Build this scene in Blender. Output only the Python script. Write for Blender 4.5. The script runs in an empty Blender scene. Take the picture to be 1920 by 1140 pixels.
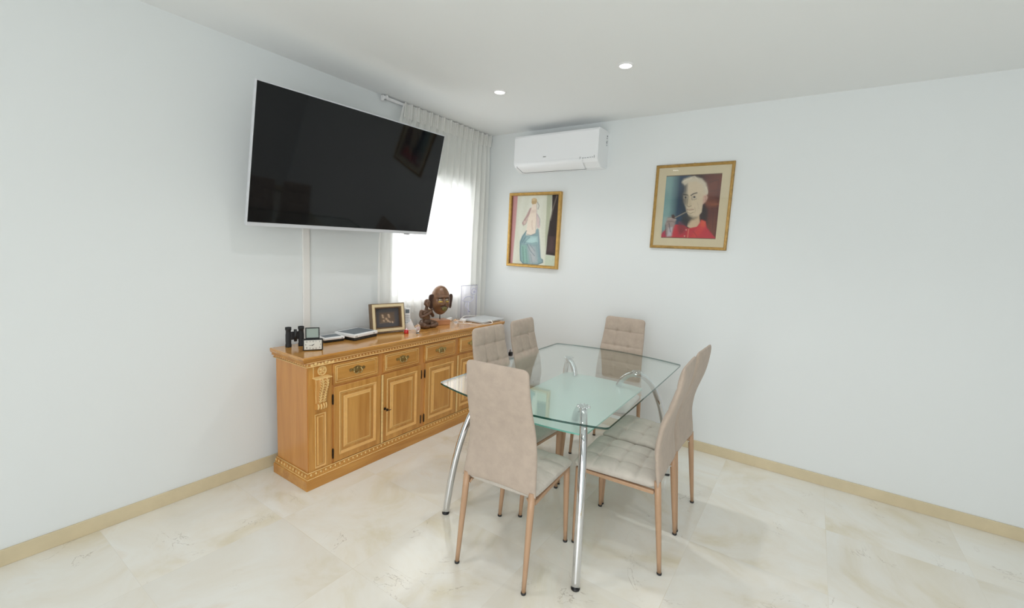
import bpy, bmesh, math, random
from math import sin, cos, pi, sqrt, radians, exp, atan2
from mathutils import Vector, Matrix
random.seed(7)
C = bpy.context.scene.collection

# ------------------------------------------------------------------ colour
def s2l(c):
    c /= 255.0
    return c/12.92 if c <= .04045 else ((c+.055)/1.055)**2.4
def rgb(r, g, b): return (s2l(r), s2l(g), s2l(b))

# ------------------------------------------------------------------ materials
def newmat(name):
    m = bpy.data.materials.new(name); m.use_nodes = True
    nt = m.node_tree; nt.nodes.clear()
    out = nt.nodes.new('ShaderNodeOutputMaterial')
    return m, nt, out
def N(nt, kind, **kw):
    n = nt.nodes.new('ShaderNode'+kind)
    for k, v in kw.items():
        if k in n.inputs: n.inputs[k].default_value = v
        else: setattr(n, k, v)
    return n
def plain(name, col, rough=.5, metal=0., spec=.5, noise=0., nscale=20, bump=0., bscale=200, sheen=0., coat=0., stretch=(1, 1, 1), trans=0., ior=1.5, alpha=1.):
    m, nt, out = newmat(name)
    b = N(nt, 'BsdfPrincipled'); L = nt.links.new
    b.inputs['Base Color'].default_value = (*col, 1); b.inputs['Roughness'].default_value = rough
    b.inputs['Metallic'].default_value = metal; b.inputs['Specular IOR Level'].default_value = spec
    b.inputs['Sheen Weight'].default_value = sheen; b.inputs['Coat Weight'].default_value = coat
    b.inputs['Coat Roughness'].default_value = .08
    b.inputs['Transmission Weight'].default_value = trans; b.inputs['IOR'].default_value = ior
    b.inputs['Alpha'].default_value = alpha
    tc = N(nt, 'TexCoord'); mp = N(nt, 'Mapping'); mp.inputs['Scale'].default_value = stretch
    L(tc.outputs['Object'], mp.inputs['Vector'])
    if noise:
        t = N(nt, 'TexNoise', Scale=nscale, Detail=5.0, Roughness=.6); L(mp.outputs[0], t.inputs['Vector'])
        r = N(nt, 'MapRange'); r.inputs['From Min'].default_value = .3; r.inputs['From Max'].default_value = .7
        r.inputs['To Min'].default_value = 1-noise; r.inputs['To Max'].default_value = 1+noise
        L(t.outputs['Fac'], r.inputs['Value'])
        mul = N(nt, 'VectorMath', operation='MULTIPLY'); mul.inputs[0].default_value = col
        L(r.outputs[0], mul.inputs[1]); L(mul.outputs[0], b.inputs['Base Color'])
    if bump:
        t2 = N(nt, 'TexNoise', Scale=bscale, Detail=3.0); L(mp.outputs[0], t2.inputs['Vector'])
        bp = N(nt, 'Bump', Strength=bump, Distance=.002); L(t2.outputs['Fac'], bp.inputs['Height']); L(bp.outputs[0], b.inputs['Normal'])
    L(b.outputs[0], out.inputs[0])
    return m
def wood(name, c1, c2, axis, rough=.35, coat=.2, scale=1.0):
    m, nt, out = newmat(name); L = nt.links.new
    b = N(nt, 'BsdfPrincipled'); b.inputs['Roughness'].default_value = rough
    b.inputs['Coat Weight'].default_value = coat; b.inputs['Coat Roughness'].default_value = .12
    tc = N(nt, 'TexCoord'); mp = N(nt, 'Mapping'); sc = [9*scale]*3; sc[axis] = .8*scale; mp.inputs['Scale'].default_value = sc
    L(tc.outputs['Object'], mp.inputs['Vector'])
    t = N(nt, 'TexNoise', Scale=2.2, Detail=6.0, Roughness=.55, Distortion=.6); L(mp.outputs[0], t.inputs['Vector'])
    mp2 = N(nt, 'Mapping'); s2 = [120*scale]*3; s2[axis] = 4*scale; mp2.inputs['Scale'].default_value = s2
    L(tc.outputs['Object'], mp2.inputs['Vector'])
    t2 = N(nt, 'TexNoise', Scale=1.5, Detail=3.0); L(mp2.outputs[0], t2.inputs['Vector'])
    r = N(nt, 'ValToRGB'); r.color_ramp.elements[0].position = .33; r.color_ramp.elements[1].position = .68
    r.color_ramp.elements[0].color = (*c1, 1); r.color_ramp.elements[1].color = (*c2, 1)
    L(t.outputs['Fac'], r.inputs['Fac'])
    mr = N(nt, 'MapRange'); mr.inputs['To Min'].default_value = .86; mr.inputs['To Max'].default_value = 1.1
    L(t2.outputs['Fac'], mr.inputs['Value'])
    mul = N(nt, 'VectorMath', operation='MULTIPLY'); L(r.outputs[0], mul.inputs[0]); L(mr.outputs[0], mul.inputs[1])
    L(mul.outputs[0], b.inputs['Base Color']); L(b.outputs[0], out.inputs[0])
    return m
def emit(name, col, s):
    m, nt, out = newmat(name); e = N(nt, 'Emission'); e.inputs[0].default_value = (*col, 1); e.inputs[1].default_value = s
    nt.links.new(e.outputs[0], out.inputs[0]); return m
def thin_glass(name, tint, milky=0., milk_col=(1, 1, 1), refl=1.0, ior=1.5):
    m, nt, out = newmat(name); L = nt.links.new
    tr = N(nt, 'BsdfTransparent'); tr.inputs[0].default_value = (*tint, 1)
    gl = N(nt, 'BsdfGlossy'); gl.inputs['Roughness'].default_value = .0; gl.inputs[0].default_value = (refl, refl, refl, 1)
    lw = N(nt, 'LayerWeight'); lw.inputs[0].default_value = .5
    pw = N(nt, 'Math', operation='POWER'); L(lw.outputs['Facing'], pw.inputs[0]); pw.inputs[1].default_value = 5.
    f0 = ((ior-1)/(ior+1))**2
    fr = N(nt, 'Math', operation='MULTIPLY_ADD'); L(pw.outputs[0], fr.inputs[0]); fr.inputs[1].default_value = 1-f0; fr.inputs[2].default_value = f0
    base = tr
    if milky:
        df = N(nt, 'BsdfDiffuse'); df.inputs[0].default_value = (*milk_col, 1)
        tl = N(nt, 'BsdfTranslucent'); tl.inputs[0].default_value = (*milk_col, 1)
        mm = N(nt, 'MixShader'); mm.inputs[0].default_value = .45; L(df.outputs[0], mm.inputs[1]); L(tl.outputs[0], mm.inputs[2])
        mx = N(nt, 'MixShader'); mx.inputs[0].default_value = milky; L(tr.outputs[0], mx.inputs[1]); L(mm.outputs[0], mx.inputs[2]); base = mx
    ms = N(nt, 'MixShader'); L(fr.outputs[0], ms.inputs[0]); L(base.outputs[0], ms.inputs[1]); L(gl.outputs[0], ms.inputs[2])
    L(ms.outputs[0], out.inputs[0]); return m
def attr_mat(name, rough=.5, spec=.3):
    m, nt, out = newmat(name); L = nt.links.new
    b = N(nt, 'BsdfPrincipled'); b.inputs['Roughness'].default_value = rough; b.inputs['Specular IOR Level'].default_value = spec
    a = N(nt, 'Attribute'); a.attribute_name = 'Col'
    tc = N(nt, 'TexCoord'); t = N(nt, 'TexNoise', Scale=60.0, Detail=6.0, Roughness=.7); L(tc.outputs['Object'], t.inputs['Vector'])
    mr = N(nt, 'MapRange'); mr.inputs['From Min'].default_value = .3; mr.inputs['From Max'].default_value = .7
    mr.inputs['To Min'].default_value = .95; mr.inputs['To Max'].default_value = 1.05
    L(t.outputs['Fac'], mr.inputs['Value'])
    mul = N(nt, 'VectorMath', operation='MULTIPLY'); L(a.outputs['Color'], mul.inputs[0]); L(mr.outputs[0], mul.inputs[1])
    L(mul.outputs[0], b.inputs['Base Color']); L(b.outputs[0], out.inputs[0]); return m

WALL = plain('wall_paint', rgb(223, 227, 227), .6, spec=.3, bump=.06, bscale=90)
CEIL = plain('ceiling_paint', rgb(234, 236, 236), .8, spec=.2)
FABRIC_B = plain('fabric_back', rgb(176, 161, 147), .95, spec=.1, noise=.07, nscale=22, bump=.5, bscale=420, sheen=.15)
FABRIC = FABRIC_B
FABRIC_TOPLIT = plain('fabric_seat_toplit', rgb(190, 183, 173), .95, spec=.1, noise=.07, nscale=22, bump=.5, bscale=420, sheen=.2)  # chair upholstery with the cool light from above put into the seat colour
LEGWOOD = plain('leg_wood_paint', rgb(176, 142, 112), .35, noise=.05, nscale=8, stretch=(6, 6, 1))
BLACKP = plain('black_plastic', rgb(26, 26, 27), .4)
BLACKR = plain('black_rubber', rgb(28, 28, 30), .65, noise=.1, bump=.4, bscale=300)
CHROME = plain('chrome', (.68, .69, .71), .05, metal=1.)
STEEL = plain('steel', (.6, .6, .6), .25, metal=1.)
GLASS_TOP = thin_glass('table_glass', (.955, .985, .975), ior=1.5)
GLASS_EDGE = thin_glass('glass_edge', (.035, .15, .125), ior=1.5)
GLASS_EDGE2 = plain('glass_edge_light', rgb(120, 185, 170), .1, spec=.8)
SHELF_GLASS = thin_glass('frosted_glass', (.82, .94, .90), milky=.74, milk_col=rgb(224, 240, 236), ior=1.35)
OAK_V = wood('oak_vertical', rgb(180, 122, 52), rgb(206, 152, 78), 2)
OAK_H = wood('oak_horizontal', rgb(178, 120, 50), rgb(204, 150, 76), 1)
OAK_TOP = wood('oak_top', rgb(188, 130, 58), rgb(210, 156, 84), 1, rough=.18, coat=.6)
OAK_X = wood('oak_side', rgb(190, 128, 64), rgb(206, 146, 80), 2, rough=.35)
LIMED = plain('limed_moulding', rgb(226, 190, 126), .5, noise=.12, nscale=60, bump=.3, bscale=260)
BEVEL = plain('bevelled_oak', rgb(214, 164, 92), .4, noise=.06, nscale=30, coat=.2)
GOUGE = plain('carved_gouge', rgb(150, 100, 48), .6)
BRASS = plain('antique_brass', rgb(188, 168, 116), .3, metal=1., noise=.35, nscale=120)
DARKBR = plain('dark_hinge', rgb(52, 42, 30), .4, metal=.8)
GOLD = plain('gold_leaf', rgb(198, 158, 88), .42, metal=.65, noise=.16, nscale=30, bump=.2, bscale=90)
GOLD_OLD = plain('old_gold_leaf', rgb(166, 134, 78), .5, metal=.5, noise=.28, nscale=40, bump=.3, bscale=120)
MATBOARD = plain('mat_board', rgb(212, 200, 168), .85, noise=.03, nscale=12)
PIC_GLASS = thin_glass('picture_glass', (.97, .97, .97), ior=1.45)
ART = attr_mat('painted_art')
ACW = plain('ac_plastic', rgb(236, 238, 240), .35, spec=.5)
ACG = plain('ac_grey_print', rgb(140, 144, 146), .5)
ACD = plain('ac_dark_gap', rgb(95, 98, 100), .6)
SCREEN = plain('tv_screen', rgb(14, 15, 17), .05, spec=.38)
SILVER = plain('silver_plastic', rgb(206, 208, 212), .35, metal=.1)
TVBACK = plain('tv_back', rgb(40, 41, 44), .5)
WHITEP = plain('white_plastic', rgb(232, 232, 232), .35)
CREAMP = plain('cable_duct', rgb(228, 226, 222), .5)
GREYSC = plain('grey_panel', rgb(92, 102, 110), .35)
GREYLCD = plain('grey_lcd', rgb(142, 154, 146), .3)
CLOCKF = plain('clock_dial', rgb(214, 214, 206), .5)
INK = plain('ink', rgb(40, 40, 42), .6)
FRAMEBR = plain('frame_brown', rgb(112, 88, 62), .45, noise=.15, nscale=40)
FRAMECR = plain('frame_cream', rgb(214, 198, 160), .6, noise=.05, nscale=80)
SHADOWBOX = plain('picture_dark_mount', rgb(68, 66, 66), .5)
BRONZE = plain('bronze_patina', rgb(104, 78, 60), .38, metal=.25, noise=.35, nscale=30, bump=.4, bscale=60)
BRONZEG = plain('bronze_gilt', rgb(150, 122, 82), .38, metal=.5, noise=.3, nscale=40)
CARVED = plain('carved_wood', rgb(116, 82, 56), .36, spec=.5, noise=.4, nscale=18, bump=.6, bscale=40, coat=.15)
CARVEDD = plain('carved_wood_dark', rgb(70, 46, 34), .45, noise=.3, nscale=30)
GILT = plain('gilt_inlay', rgb(226, 196, 110), .25, metal=.8)
PALEEYE = plain('shell_inlay', rgb(232, 226, 210), .2)
BRASSG = plain('green_brass', rgb(120, 112, 70), .35, metal=.6, noise=.3, nscale=80)
BASEW = wood('stand_wood', rgb(178, 122, 84), rgb(196, 140, 98), 1, rough=.4, scale=2.)
REDW = plain('red_wax', rgb(198, 28, 34), .3, coat=.4)
WAX = plain('white_wick_wax', rgb(238, 214, 216), .5)
CRYSTAL = plain('clear_crystal', (1, .97, .96), .02, trans=.9, ior=1.45)
ACRYL = thin_glass('acrylic_sheet', (.965, .96, .985), milky=.06, milk_col=rgb(214, 212, 230), ior=1.45)
ACRYLE = plain('acrylic_edge', rgb(150, 146, 176), .3)
NEONT = plain('neon_tube_off', rgb(206, 206, 226), .25, spec=.7)
LAPTOP = plain('laptop_aluminium', rgb(204, 207, 208), .35, metal=.2)
CABLE = plain('white_cable', rgb(236, 232, 224), .45)
SPOT_EM = emit('lamp_glow', (1, .98, .93), 14.)
FRAMEW = plain('window_frame_white', rgb(235, 235, 235), .4)

def floor_mat():
    m, nt, out = newmat('cream_marble'); L = nt.links.new
    b = N(nt, 'BsdfPrincipled'); b.inputs['Roughness'].default_value = .13; b.inputs['Specular IOR Level'].default_value = .5
    tc = N(nt, 'TexCoord')
    # per-tile variation: 0.6 m tiles laid square to the room
    br = N(nt, 'TexBrick'); br.offset = 0.; br.squash = 1.
    br.inputs['Scale'].default_value = 1.; br.inputs['Brick Width'].default_value = .6; br.inputs['Row Height'].default_value = .6
    br.inputs['Mortar Size'].default_value = .0012; br.inputs['Mortar Smooth'].default_value = .3
    br.inputs['Color1'].default_value = (0, 0, 0, 1); br.inputs['Color2'].default_value = (1, 1, 1, 1); br.inputs['Mortar'].default_value = (.5, .5, .5, 1)
    L(tc.outputs['Object'], br.inputs['Vector'])
    off = N(nt, 'VectorMath', operation='SCALE'); L(br.outputs['Color'], off.inputs[0]); off.inputs['Scale'].default_value = 3.
    add = N(nt, 'VectorMath', operation='ADD'); L(tc.outputs['Object'], add.inputs[0]); L(off.outputs[0], add.inputs[1])
    n1 = N(nt, 'TexNoise', Scale=1.9, Detail=8.0, Roughness=.62, Distortion=.9); L(add.outputs[0], n1.inputs['Vector'])
    r = N(nt, 'ValToRGB'); cr = r.color_ramp
    cr.elements[0].position = .3; cr.elements[0].color = (*rgb(216, 208, 186), 1)
    cr.elements[1].position = .62; cr.elements[1].color = (*rgb(230, 229, 222), 1)
    e = cr.elements.new(.46); e.color = (*rgb(226, 222, 211), 1)
    e = cr.elements.new(.78); e.color = (*rgb(220, 208, 190), 1)
    L(n1.outputs['Fac'], r.inputs['Fac'])
    # thin broken veins
    n2 = N(nt, 'TexNoise', Scale=2.6, Detail=6.0, Roughness=.6, Distortion=1.2); L(add.outputs[0], n2.inputs['Vector'])
    sb = N(nt, 'Math', operation='SUBTRACT'); L(n2.outputs['Fac'], sb.inputs[0]); sb.inputs[1].default_value = .5
    ab = N(nt, 'Math', operation='ABSOLUTE'); L(sb.outputs[0], ab.inputs[0])
    mr = N(nt, 'MapRange'); mr.inputs['From Min'].default_value = 0; mr.inputs['From Max'].default_value = .0045
    mr.inputs['To Min'].default_value = 1; mr.inputs['To Max'].default_value = 0; L(ab.outputs[0], mr.inputs['Value'])
    n3 = N(nt, 'TexNoise', Scale=3.3, Detail=2.0); L(add.outputs[0], n3.inputs['Vector'])
    mr2 = N(nt, 'MapRange'); mr2.inputs['From Min'].default_value = .56; mr2.inputs['From Max'].default_value = .66; L(n3.outputs['Fac'], mr2.inputs['Value'])
    ml = N(nt, 'Math', operation='MULTIPLY'); L(mr.outputs[0], ml.inputs[0]); L(mr2.outputs[0], ml.inputs[1])
    ml2 = N(nt, 'Math', operation='MULTIPLY'); L(ml.outputs[0], ml2.inputs[0]); ml2.inputs[1].default_value = .55
    mx = N(nt, 'MixRGB'); L(ml2.outputs[0], mx.inputs[0]); L(r.outputs[0], mx.inputs[1]); mx.inputs[2].default_value = (*rgb(120, 100, 78), 1)
    tv = N(nt, 'MapRange'); tv.inputs['To Min'].default_value = .965; tv.inputs['To Max'].default_value = 1.03; L(br.outputs['Color'], tv.inputs['Value'])
    mm = N(nt, 'VectorMath', operation='MULTIPLY'); L(mx.outputs[0], mm.inputs[0]); L(tv.outputs[0], mm.inputs[1])
    mj = N(nt, 'MixRGB'); jf = N(nt, 'Math', operation='MULTIPLY'); L(br.outputs['Fac'], jf.inputs[0]); jf.inputs[1].default_value = .14
    L(jf.outputs[0], mj.inputs[0]); L(mm.outputs[0], mj.inputs[1]); mj.inputs[2].default_value = (*rgb(176, 164, 140), 1)
    L(mj.outputs[0], b.inputs['Base Color']); L(b.outputs[0], out.inputs[0]); return m
MARBLE = floor_mat()
SKIRT = plain('skirting_marble', rgb(206, 192, 160), .25, noise=.06, nscale=7)

def curtain_mat():
    m, nt, out = newmat('sheer_voile'); L = nt.links.new
    df = N(nt, 'BsdfDiffuse'); df.inputs[0].default_value = (*rgb(250, 249, 245), 1)
    tl = N(nt, 'BsdfTranslucent'); tl.inputs[0].default_value = (*rgb(252, 252, 251), 1)
    tr = N(nt, 'BsdfTransparent'); tr.inputs[0].default_value = (1, 1, 1, 1)
    m1 = N(nt, 'MixShader'); m1.inputs[0].default_value = .5; L(df.outputs[0], m1.inputs[1]); L(tl.outputs[0], m1.inputs[2])
    lw = N(nt, 'LayerWeight'); lw.inputs[0].default_value = .35
    mr = N(nt, 'MapRange'); mr.inputs['To Min'].default_value = .84; mr.inputs['To Max'].default_value = .99; L(lw.outputs['Facing'], mr.inputs['Value'])
    m2 = N(nt, 'MixShader'); L(mr.outputs[0], m2.inputs[0]); L(tr.outputs[0], m2.inputs[1]); L(m1.outputs[0], m2.inputs[2])
    L(m2.outputs[0], out.inputs[0]); return m
VOILE = curtain_mat()

# ------------------------------------------------------------------ mesh builder
class MB:
    def __init__(s): s.v = []; s.f = []; s.m = []; s.mats = []; s.sm = []
    def mi(s, mat):
        if mat not in s.mats: s.mats.append(mat)
        return s.mats.index(mat)
    def add(s, vs, fs, mat, smooth=False, M=None):
        o = len(s.v); i = s.mi(mat)
        for v in vs:
            v = Vector(v)
            if M is not None: v = M @ v
            s.v.append(v)
        for f in fs: s.f.append([a+o for a in f]); s.m.append(i); s.sm.append(smooth)
        return s
    def box(s, a, b, mat, bev=0., M=None, seg=2):
        bm = bmesh.new(); bmesh.ops.create_cube(bm, size=1)
        a = Vector(a); b = Vector(b)
        for v in bm.verts: v.co = Vector(((a.x+b.x)/2+v.co.x*(b.x-a.x), (a.y+b.y)/2+v.co.y*(b.y-a.y), (a.z+b.z)/2+v.co.z*(b.z-a.z)))
        if bev > 0: bmesh.ops.bevel(bm, geom=bm.edges[:], offset=bev, segments=seg, affect='EDGES', profile=.5)
        bmesh.ops.recalc_face_normals(bm, faces=bm.faces)
        bm.verts.index_update()
        s.add([v.co.copy() for v in bm.verts], [[v.index for v in f.verts] for f in bm.faces], mat, False, M); bm.free(); return s
    def tube(s, pts, r, mat, n=12, caps=True, smooth=True, M=None, flat=(1, 1)):
        pts = [Vector(p) for p in pts]; k = len(pts)
        rs = r if isinstance(r, (list, tuple)) else [r]*k
        vs = []; up = None
        for i, p in enumerate(pts):
            t = (pts[min(i+1, k-1)]-pts[max(i-1, 0)]).normalized()
            if up is None: up = Vector((0, 0, 1)) if abs(t.z) < .9 else Vector((1, 0, 0))
            x = up - t*up.dot(t); x.normalize(); up = x; y = t.cross(x)
            for j in range(n):
                a = 2*pi*j/n; vs.append(p+x*cos(a)*rs[i]*flat[0]+y*sin(a)*rs[i]*flat[1])
        fs = [[i*n+j, i*n+(j+1) % n, (i+1)*n+(j+1) % n, (i+1)*n+j] for i in range(k-1) for j in range(n)]
        s.add(vs, fs, mat, smooth, M)
        if caps: s.add(vs[:n], [list(range(n))[::-1]], mat, False, M); s.add(vs[-n:], [list(range(n))], mat, False, M)
        return s
    def lathe(s, prof, mat, n=24, M=None, smooth=True, sc=(1, 1)):
        vs = []
        for r, z in prof:
            for j in range(n): a = 2*pi*j/n; vs.append((r*cos(a)*sc[0], r*sin(a)*sc[1], z))
        k = len(prof)
        fs = [[i*n+j, i*n+(j+1) % n, (i+1)*n+(j+1) % n, (i+1)*n+j] for i in range(k-1) for j in range(n)]
        if prof[0][0] > 1e-5: fs.append(list(range(n))[::-1])
        if prof[-1][0] > 1e-5: fs.append([(k-1)*n+j for j in range(n)])
        return s.add(vs, fs, mat, smooth, M)
    def ball(s, c, r, mat, n=14, M=None):
        r = r if isinstance(r, (list, tuple)) else (r, r, r)
        vs = []; fs = []; k = n//2+1
        for i in range(k):
            th = pi*i/(k-1)
            for j in range(n): a = 2*pi*j/n; vs.append((c[0]+r[0]*sin(th)*cos(a), c[1]+r[1]*sin(th)*sin(a), c[2]-r[2]*cos(th)))
        fs = [[i*n+j, i*n+(j+1) % n, (i+1)*n+(j+1) % n, (i+1)*n+j] for i in range(k-1) for j in range(n)]
        return s.add(vs, fs, mat, True, M)
    def poly(s, pts, mat, M=None): return s.add(pts, [list(range(len(pts)))], mat, False, M)
    def prism(s, pts, d, mat, M=None, side=None, smooth=False):
        "pts: closed outline, d: extrusion vector"
        n = len(pts); d = Vector(d); a = [Vector(p) for p in pts]
        s.add(a, [list(range(n))[::-1]], mat, False, M); s.add([p+d for p in a], [list(range(n))], mat, False, M)
        s.add(a+[p+d for p in a], [[i, (i+1) % n, n+(i+1) % n, n+i] for i in range(n)], side or mat, smooth, M); return s
    def rings(s, rect, prof, mapf, M=None, cap=True):
        "nested rectangles. rect=(a0,a1,b0,b1); prof=[(inset,height,mat_of_band_leading_to_it)]"
        a0, a1, b0, b1 = rect; prev = None
        for ins, h, mat in prof:
            cur = [mapf(a0+ins, b0+ins, h), mapf(a1-ins, b0+ins, h), mapf(a1-ins, b1-ins, h), mapf(a0+ins, b1-ins, h)]
            if prev: s.add(prev+cur, [[i, (i+1) % 4, 4+(i+1) % 4, 4+i] for i in range(4)], mat, False, M)
            prev = cur; last = mat
        if cap: s.add(prev, [[0, 1, 2, 3]], cap if cap is not True else last, False, M)
        return s
    def build(s, name, parent=None, loc=None, fixn=True):
        me = bpy.data.meshes.new(name); me.from_pydata([tuple(v) for v in s.v], [], s.f)
        for m in s.mats: me.materials.append(m)
        me.polygons.foreach_set('material_index', s.m); me.polygons.foreach_set('use_smooth', s.sm); me.update()
        if fixn:
            bm = bmesh.new(); bm.from_mesh(me); bmesh.ops.remove_doubles(bm, verts=bm.verts, dist=1e-5)
            bmesh.ops.recalc_face_normals(bm, faces=bm.faces); bm.to_mesh(me); bm.free()
        o = bpy.data.objects.new(name, me); C.objects.link(o)
        if parent is not None: o.parent = parent
        if loc is not None: o.location = loc
        return o
def tag(o, label=None, cat=None, group=None, kind=None):
    if label: o['label'] = label
    if cat: o['category'] = cat
    if group: o['group'] = group
    if kind: o['kind'] = kind
    return o
def empty(name, loc, label, cat, rz=0., group=None, M=None):
    o = bpy.data.objects.new(name, None); C.objects.link(o); o.empty_display_size = .05
    if M is not None: o.matrix_world = M
    else: o.location = loc; o.rotation_euler = (0, 0, rz)
    return tag(o, label, cat, group)
def struct(name, mb):
    o = mb.build(name); o['kind'] = 'structure'; return o
def smooth_path(pts, n=8):
    pts = [Vector(p) for p in pts]; out = []
    P = [pts[0]*2-pts[1]]+pts+[pts[-1]*2-pts[-2]]
    for i in range(1, len(P)-2):
        for k in range(n):
            t = k/n; a, b, c, d = P[i-1], P[i], P[i+1], P[i+2]
            out.append(.5*((2*b)+(-a+c)*t+(2*a-5*b+4*c-d)*t*t+(-a+3*b-3*c+d)*t*t*t))
    out.append(pts[-1]); return out
def lerp_tab(tab, x):
    if x <= tab[0][0]: return tab[0][1]
    for (x0, y0), (x1, y1) in zip(tab, tab[1:]):
        if x <= x1:
            t = (x-x0)/(x1-x0); t = t*t*(3-2*t)*.3+t*.7; return y0+(y1-y0)*t
    return tab[-1][1]

# ------------------------------------------------------------------ room
RX, RY, H = 4.5, -5.2, 2.568
struct('floor', MB().box((-.25, RY-.2, -.12), (RX+.2, .2, 0), MARBLE))
cb = MB().box((-.25, RY-.2, H), (RX+.2, .2, H+.15), CEIL)
struct('ceiling', cb)
WY0, WY1, WZ0, WZ1 = -1.175, -.235, 1.0, 2.06
struct('wall_left', MB().box((-.22, RY, 0), (0, WY0, H), WALL).box((-.22, WY1, 0), (0, 0, H), WALL)
       .box((-.22, WY0, 0), (0, WY1, WZ0), WALL).box((-.22, WY0, WZ1), (0, WY1, H), WALL))
struct('wall_back', MB().box((-.22, 0, 0), (RX, .2, H), WALL))
struct('wall_right', MB().box((RX, RY, 0), (RX+.2, .2, H), WALL))
BX0, BX1, BZ = 1.6, 4.3, 2.2
struct('wall_front', MB().box((-.22, RY-.2, 0), (BX0, RY, H), WALL).box((BX1, RY-.2, 0), (RX, RY, H), WALL).box((BX0, RY-.2, BZ), (BX1, RY, H), WALL))
struct('baseboard_back', MB().box((0.001, -.012, 0), (RX, 0, .075), SKIRT, .002))
struct('baseboard_left', MB().box((0, RY, 0), (.012, -.012, .075), SKIRT, .002))
struct('baseboard_right', MB().box((RX-.012, RY, 0), (RX, -.012, .075), SKIRT, .002))
# window behind the curtain
w = MB()
def wbar(y0, y1, z0, z1, x0=-.13, x1=-.07): w.box((x0, y0, z0), (x1, y1, z1), FRAMEW, .004)
wbar(WY0, WY0+.05, WZ0, WZ1); wbar(WY1-.05, WY1, WZ0, WZ1); wbar(WY0, WY1, WZ0, WZ0+.05); wbar(WY0, WY1, WZ1-.05, WZ1)
ym = -.59; wbar(ym-.05, ym+.05, WZ0, WZ1, -.125, -.06)
w.box((-.07, WY0, WZ0-.0), (.0, WY1, WZ0+.012), FRAMEW, .003)
wo = struct('window_1', w)
g = MB().box((-.104, WY0+.05, WZ0+.05), (-.098, ym-.05, WZ1-.05), PIC_GLASS).box((-.104, ym+.05, WZ0+.05), (-.098, WY1-.05, WZ1-.05), PIC_GLASS)
go = g.build('window_pane', wo)
ho = MB().box((-.06, ym-.012, 1.45), (-.045, ym+.012, 1.52), FRAMEW, .003).box((-.05, ym-.008, 1.36), (-.035, ym+.008, 1.49), FRAMEW, .003).build('window_handle', wo)
# balcony opening behind the camera
w = MB()
for x0, x1, z0, z1 in ((BX0, BX0+.06, 0, BZ), (BX1-.06, BX1, 0, BZ), (BX0, BX1, BZ-.06, BZ), (2.91, 2.99, 0, BZ)):
    w.box((x0, RY-.14, z0), (x1, RY-.07, z1), FRAMEW, .004)
struct('window_2', w)

# ------------------------------------------------------------------ ceiling spots
def ceiling_spot(x, y, label, energy):
    t = empty('ceiling_spotlight', (x, y, H), label, 'ceiling light', group='recessed ceiling spots')
    MB().lathe([(.034, -.001), (.036, -.006), (.046, -.006), (.05, -.0005), (.05, .0)], WHITEP, 32).build('trim_ring', t)
    MB().lathe([(.0, -.003), (.034, -.0035), (.034, -.0005)], SPOT_EM, 32).build('lamp_face', t)
    l = bpy.data.lights.new('spot_lamp', 'SPOT'); l.energy = energy; l.spot_size = radians(128); l.spot_blend = 1.; l.shadow_soft_size = .035; l.color = (1, .985, .985)
    lo = bpy.data.objects.new('spot_lamp', l); C.objects.link(lo); lo.parent = t; lo.location = (0, 0, -.03)
    return t
SPOT_E = 52
ceiling_spot(.835, -.96, 'round recessed ceiling spotlight nearer the curtain, the left one of the two', SPOT_E)
ceiling_spot(1.756, -.985, 'round recessed ceiling spotlight above the glass table, the right one of the two', SPOT_E)
ceiling_spot(1.205, -2.32, 'round recessed ceiling spotlight above the near end of the sideboard, mirrored in the portrait glass', SPOT_E*.8)
for i, (x, y) in enumerate(((2.6, -3.2), (3.5, -1.6), (3.6, -3.4))):
    l = bpy.data.lights.new('ceiling_lamp', 'SPOT'); l.energy = SPOT_E*.8; l.spot_size = radians(128); l.spot_blend = 1.; l.shadow_soft_size = .05; l.color = (1, .985, .985)
    lo = bpy.data.objects.new('ceiling_lamp', l); C.objects.link(lo); lo.location = (x, y, H-.03)

# ------------------------------------------------------------------ curtain
cu = empty('sheer_curtain', (.05, -.62, H), 'long white sheer curtain gathered along the window wall beside the corner', 'curtain')
def curtain_mesh():
    nu, nv = 420, 60; vs = []; fs = []
    for j in range(nv+1):
        s = j/nv; z = 2.55-s*(2.55-.06)
        yl = -1.13-.23*min(1, (s/.42))**.8; yr = -.035-.0*s
        for i in range(nu+1):
            u = i/nu; y = yl+(yr-yl)*u
            ph = u*2*pi*15+.9*sin(u*7)+.5*sin(u*19+1)
            amp = .013+.011*min(1, s*6)
            pinch = exp(-s*26)
            x = .038+amp*.9*sin(ph+.35*s*sin(u*23))+.003*sin(ph*2.3+s*4)+pinch*.006*sin(ph*5)
            y += .008*cos(ph)*min(1, s*5)+.003*sin(9*s+u*40)
            zz = z+(.006*sin(ph*1.0)*pinch)
            vs.append((x-.05, y+.62, zz-H))
    for j in range(nv):
        for i in range(nu):
            a = j*(nu+1)+i; fs.append([a, a+1, a+nu+2, a+nu+1])
    return vs, fs
vs, fs = curtain_mesh(); MB().add(vs, fs, VOILE, True).build('drape', cu, fixn=False)
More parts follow.
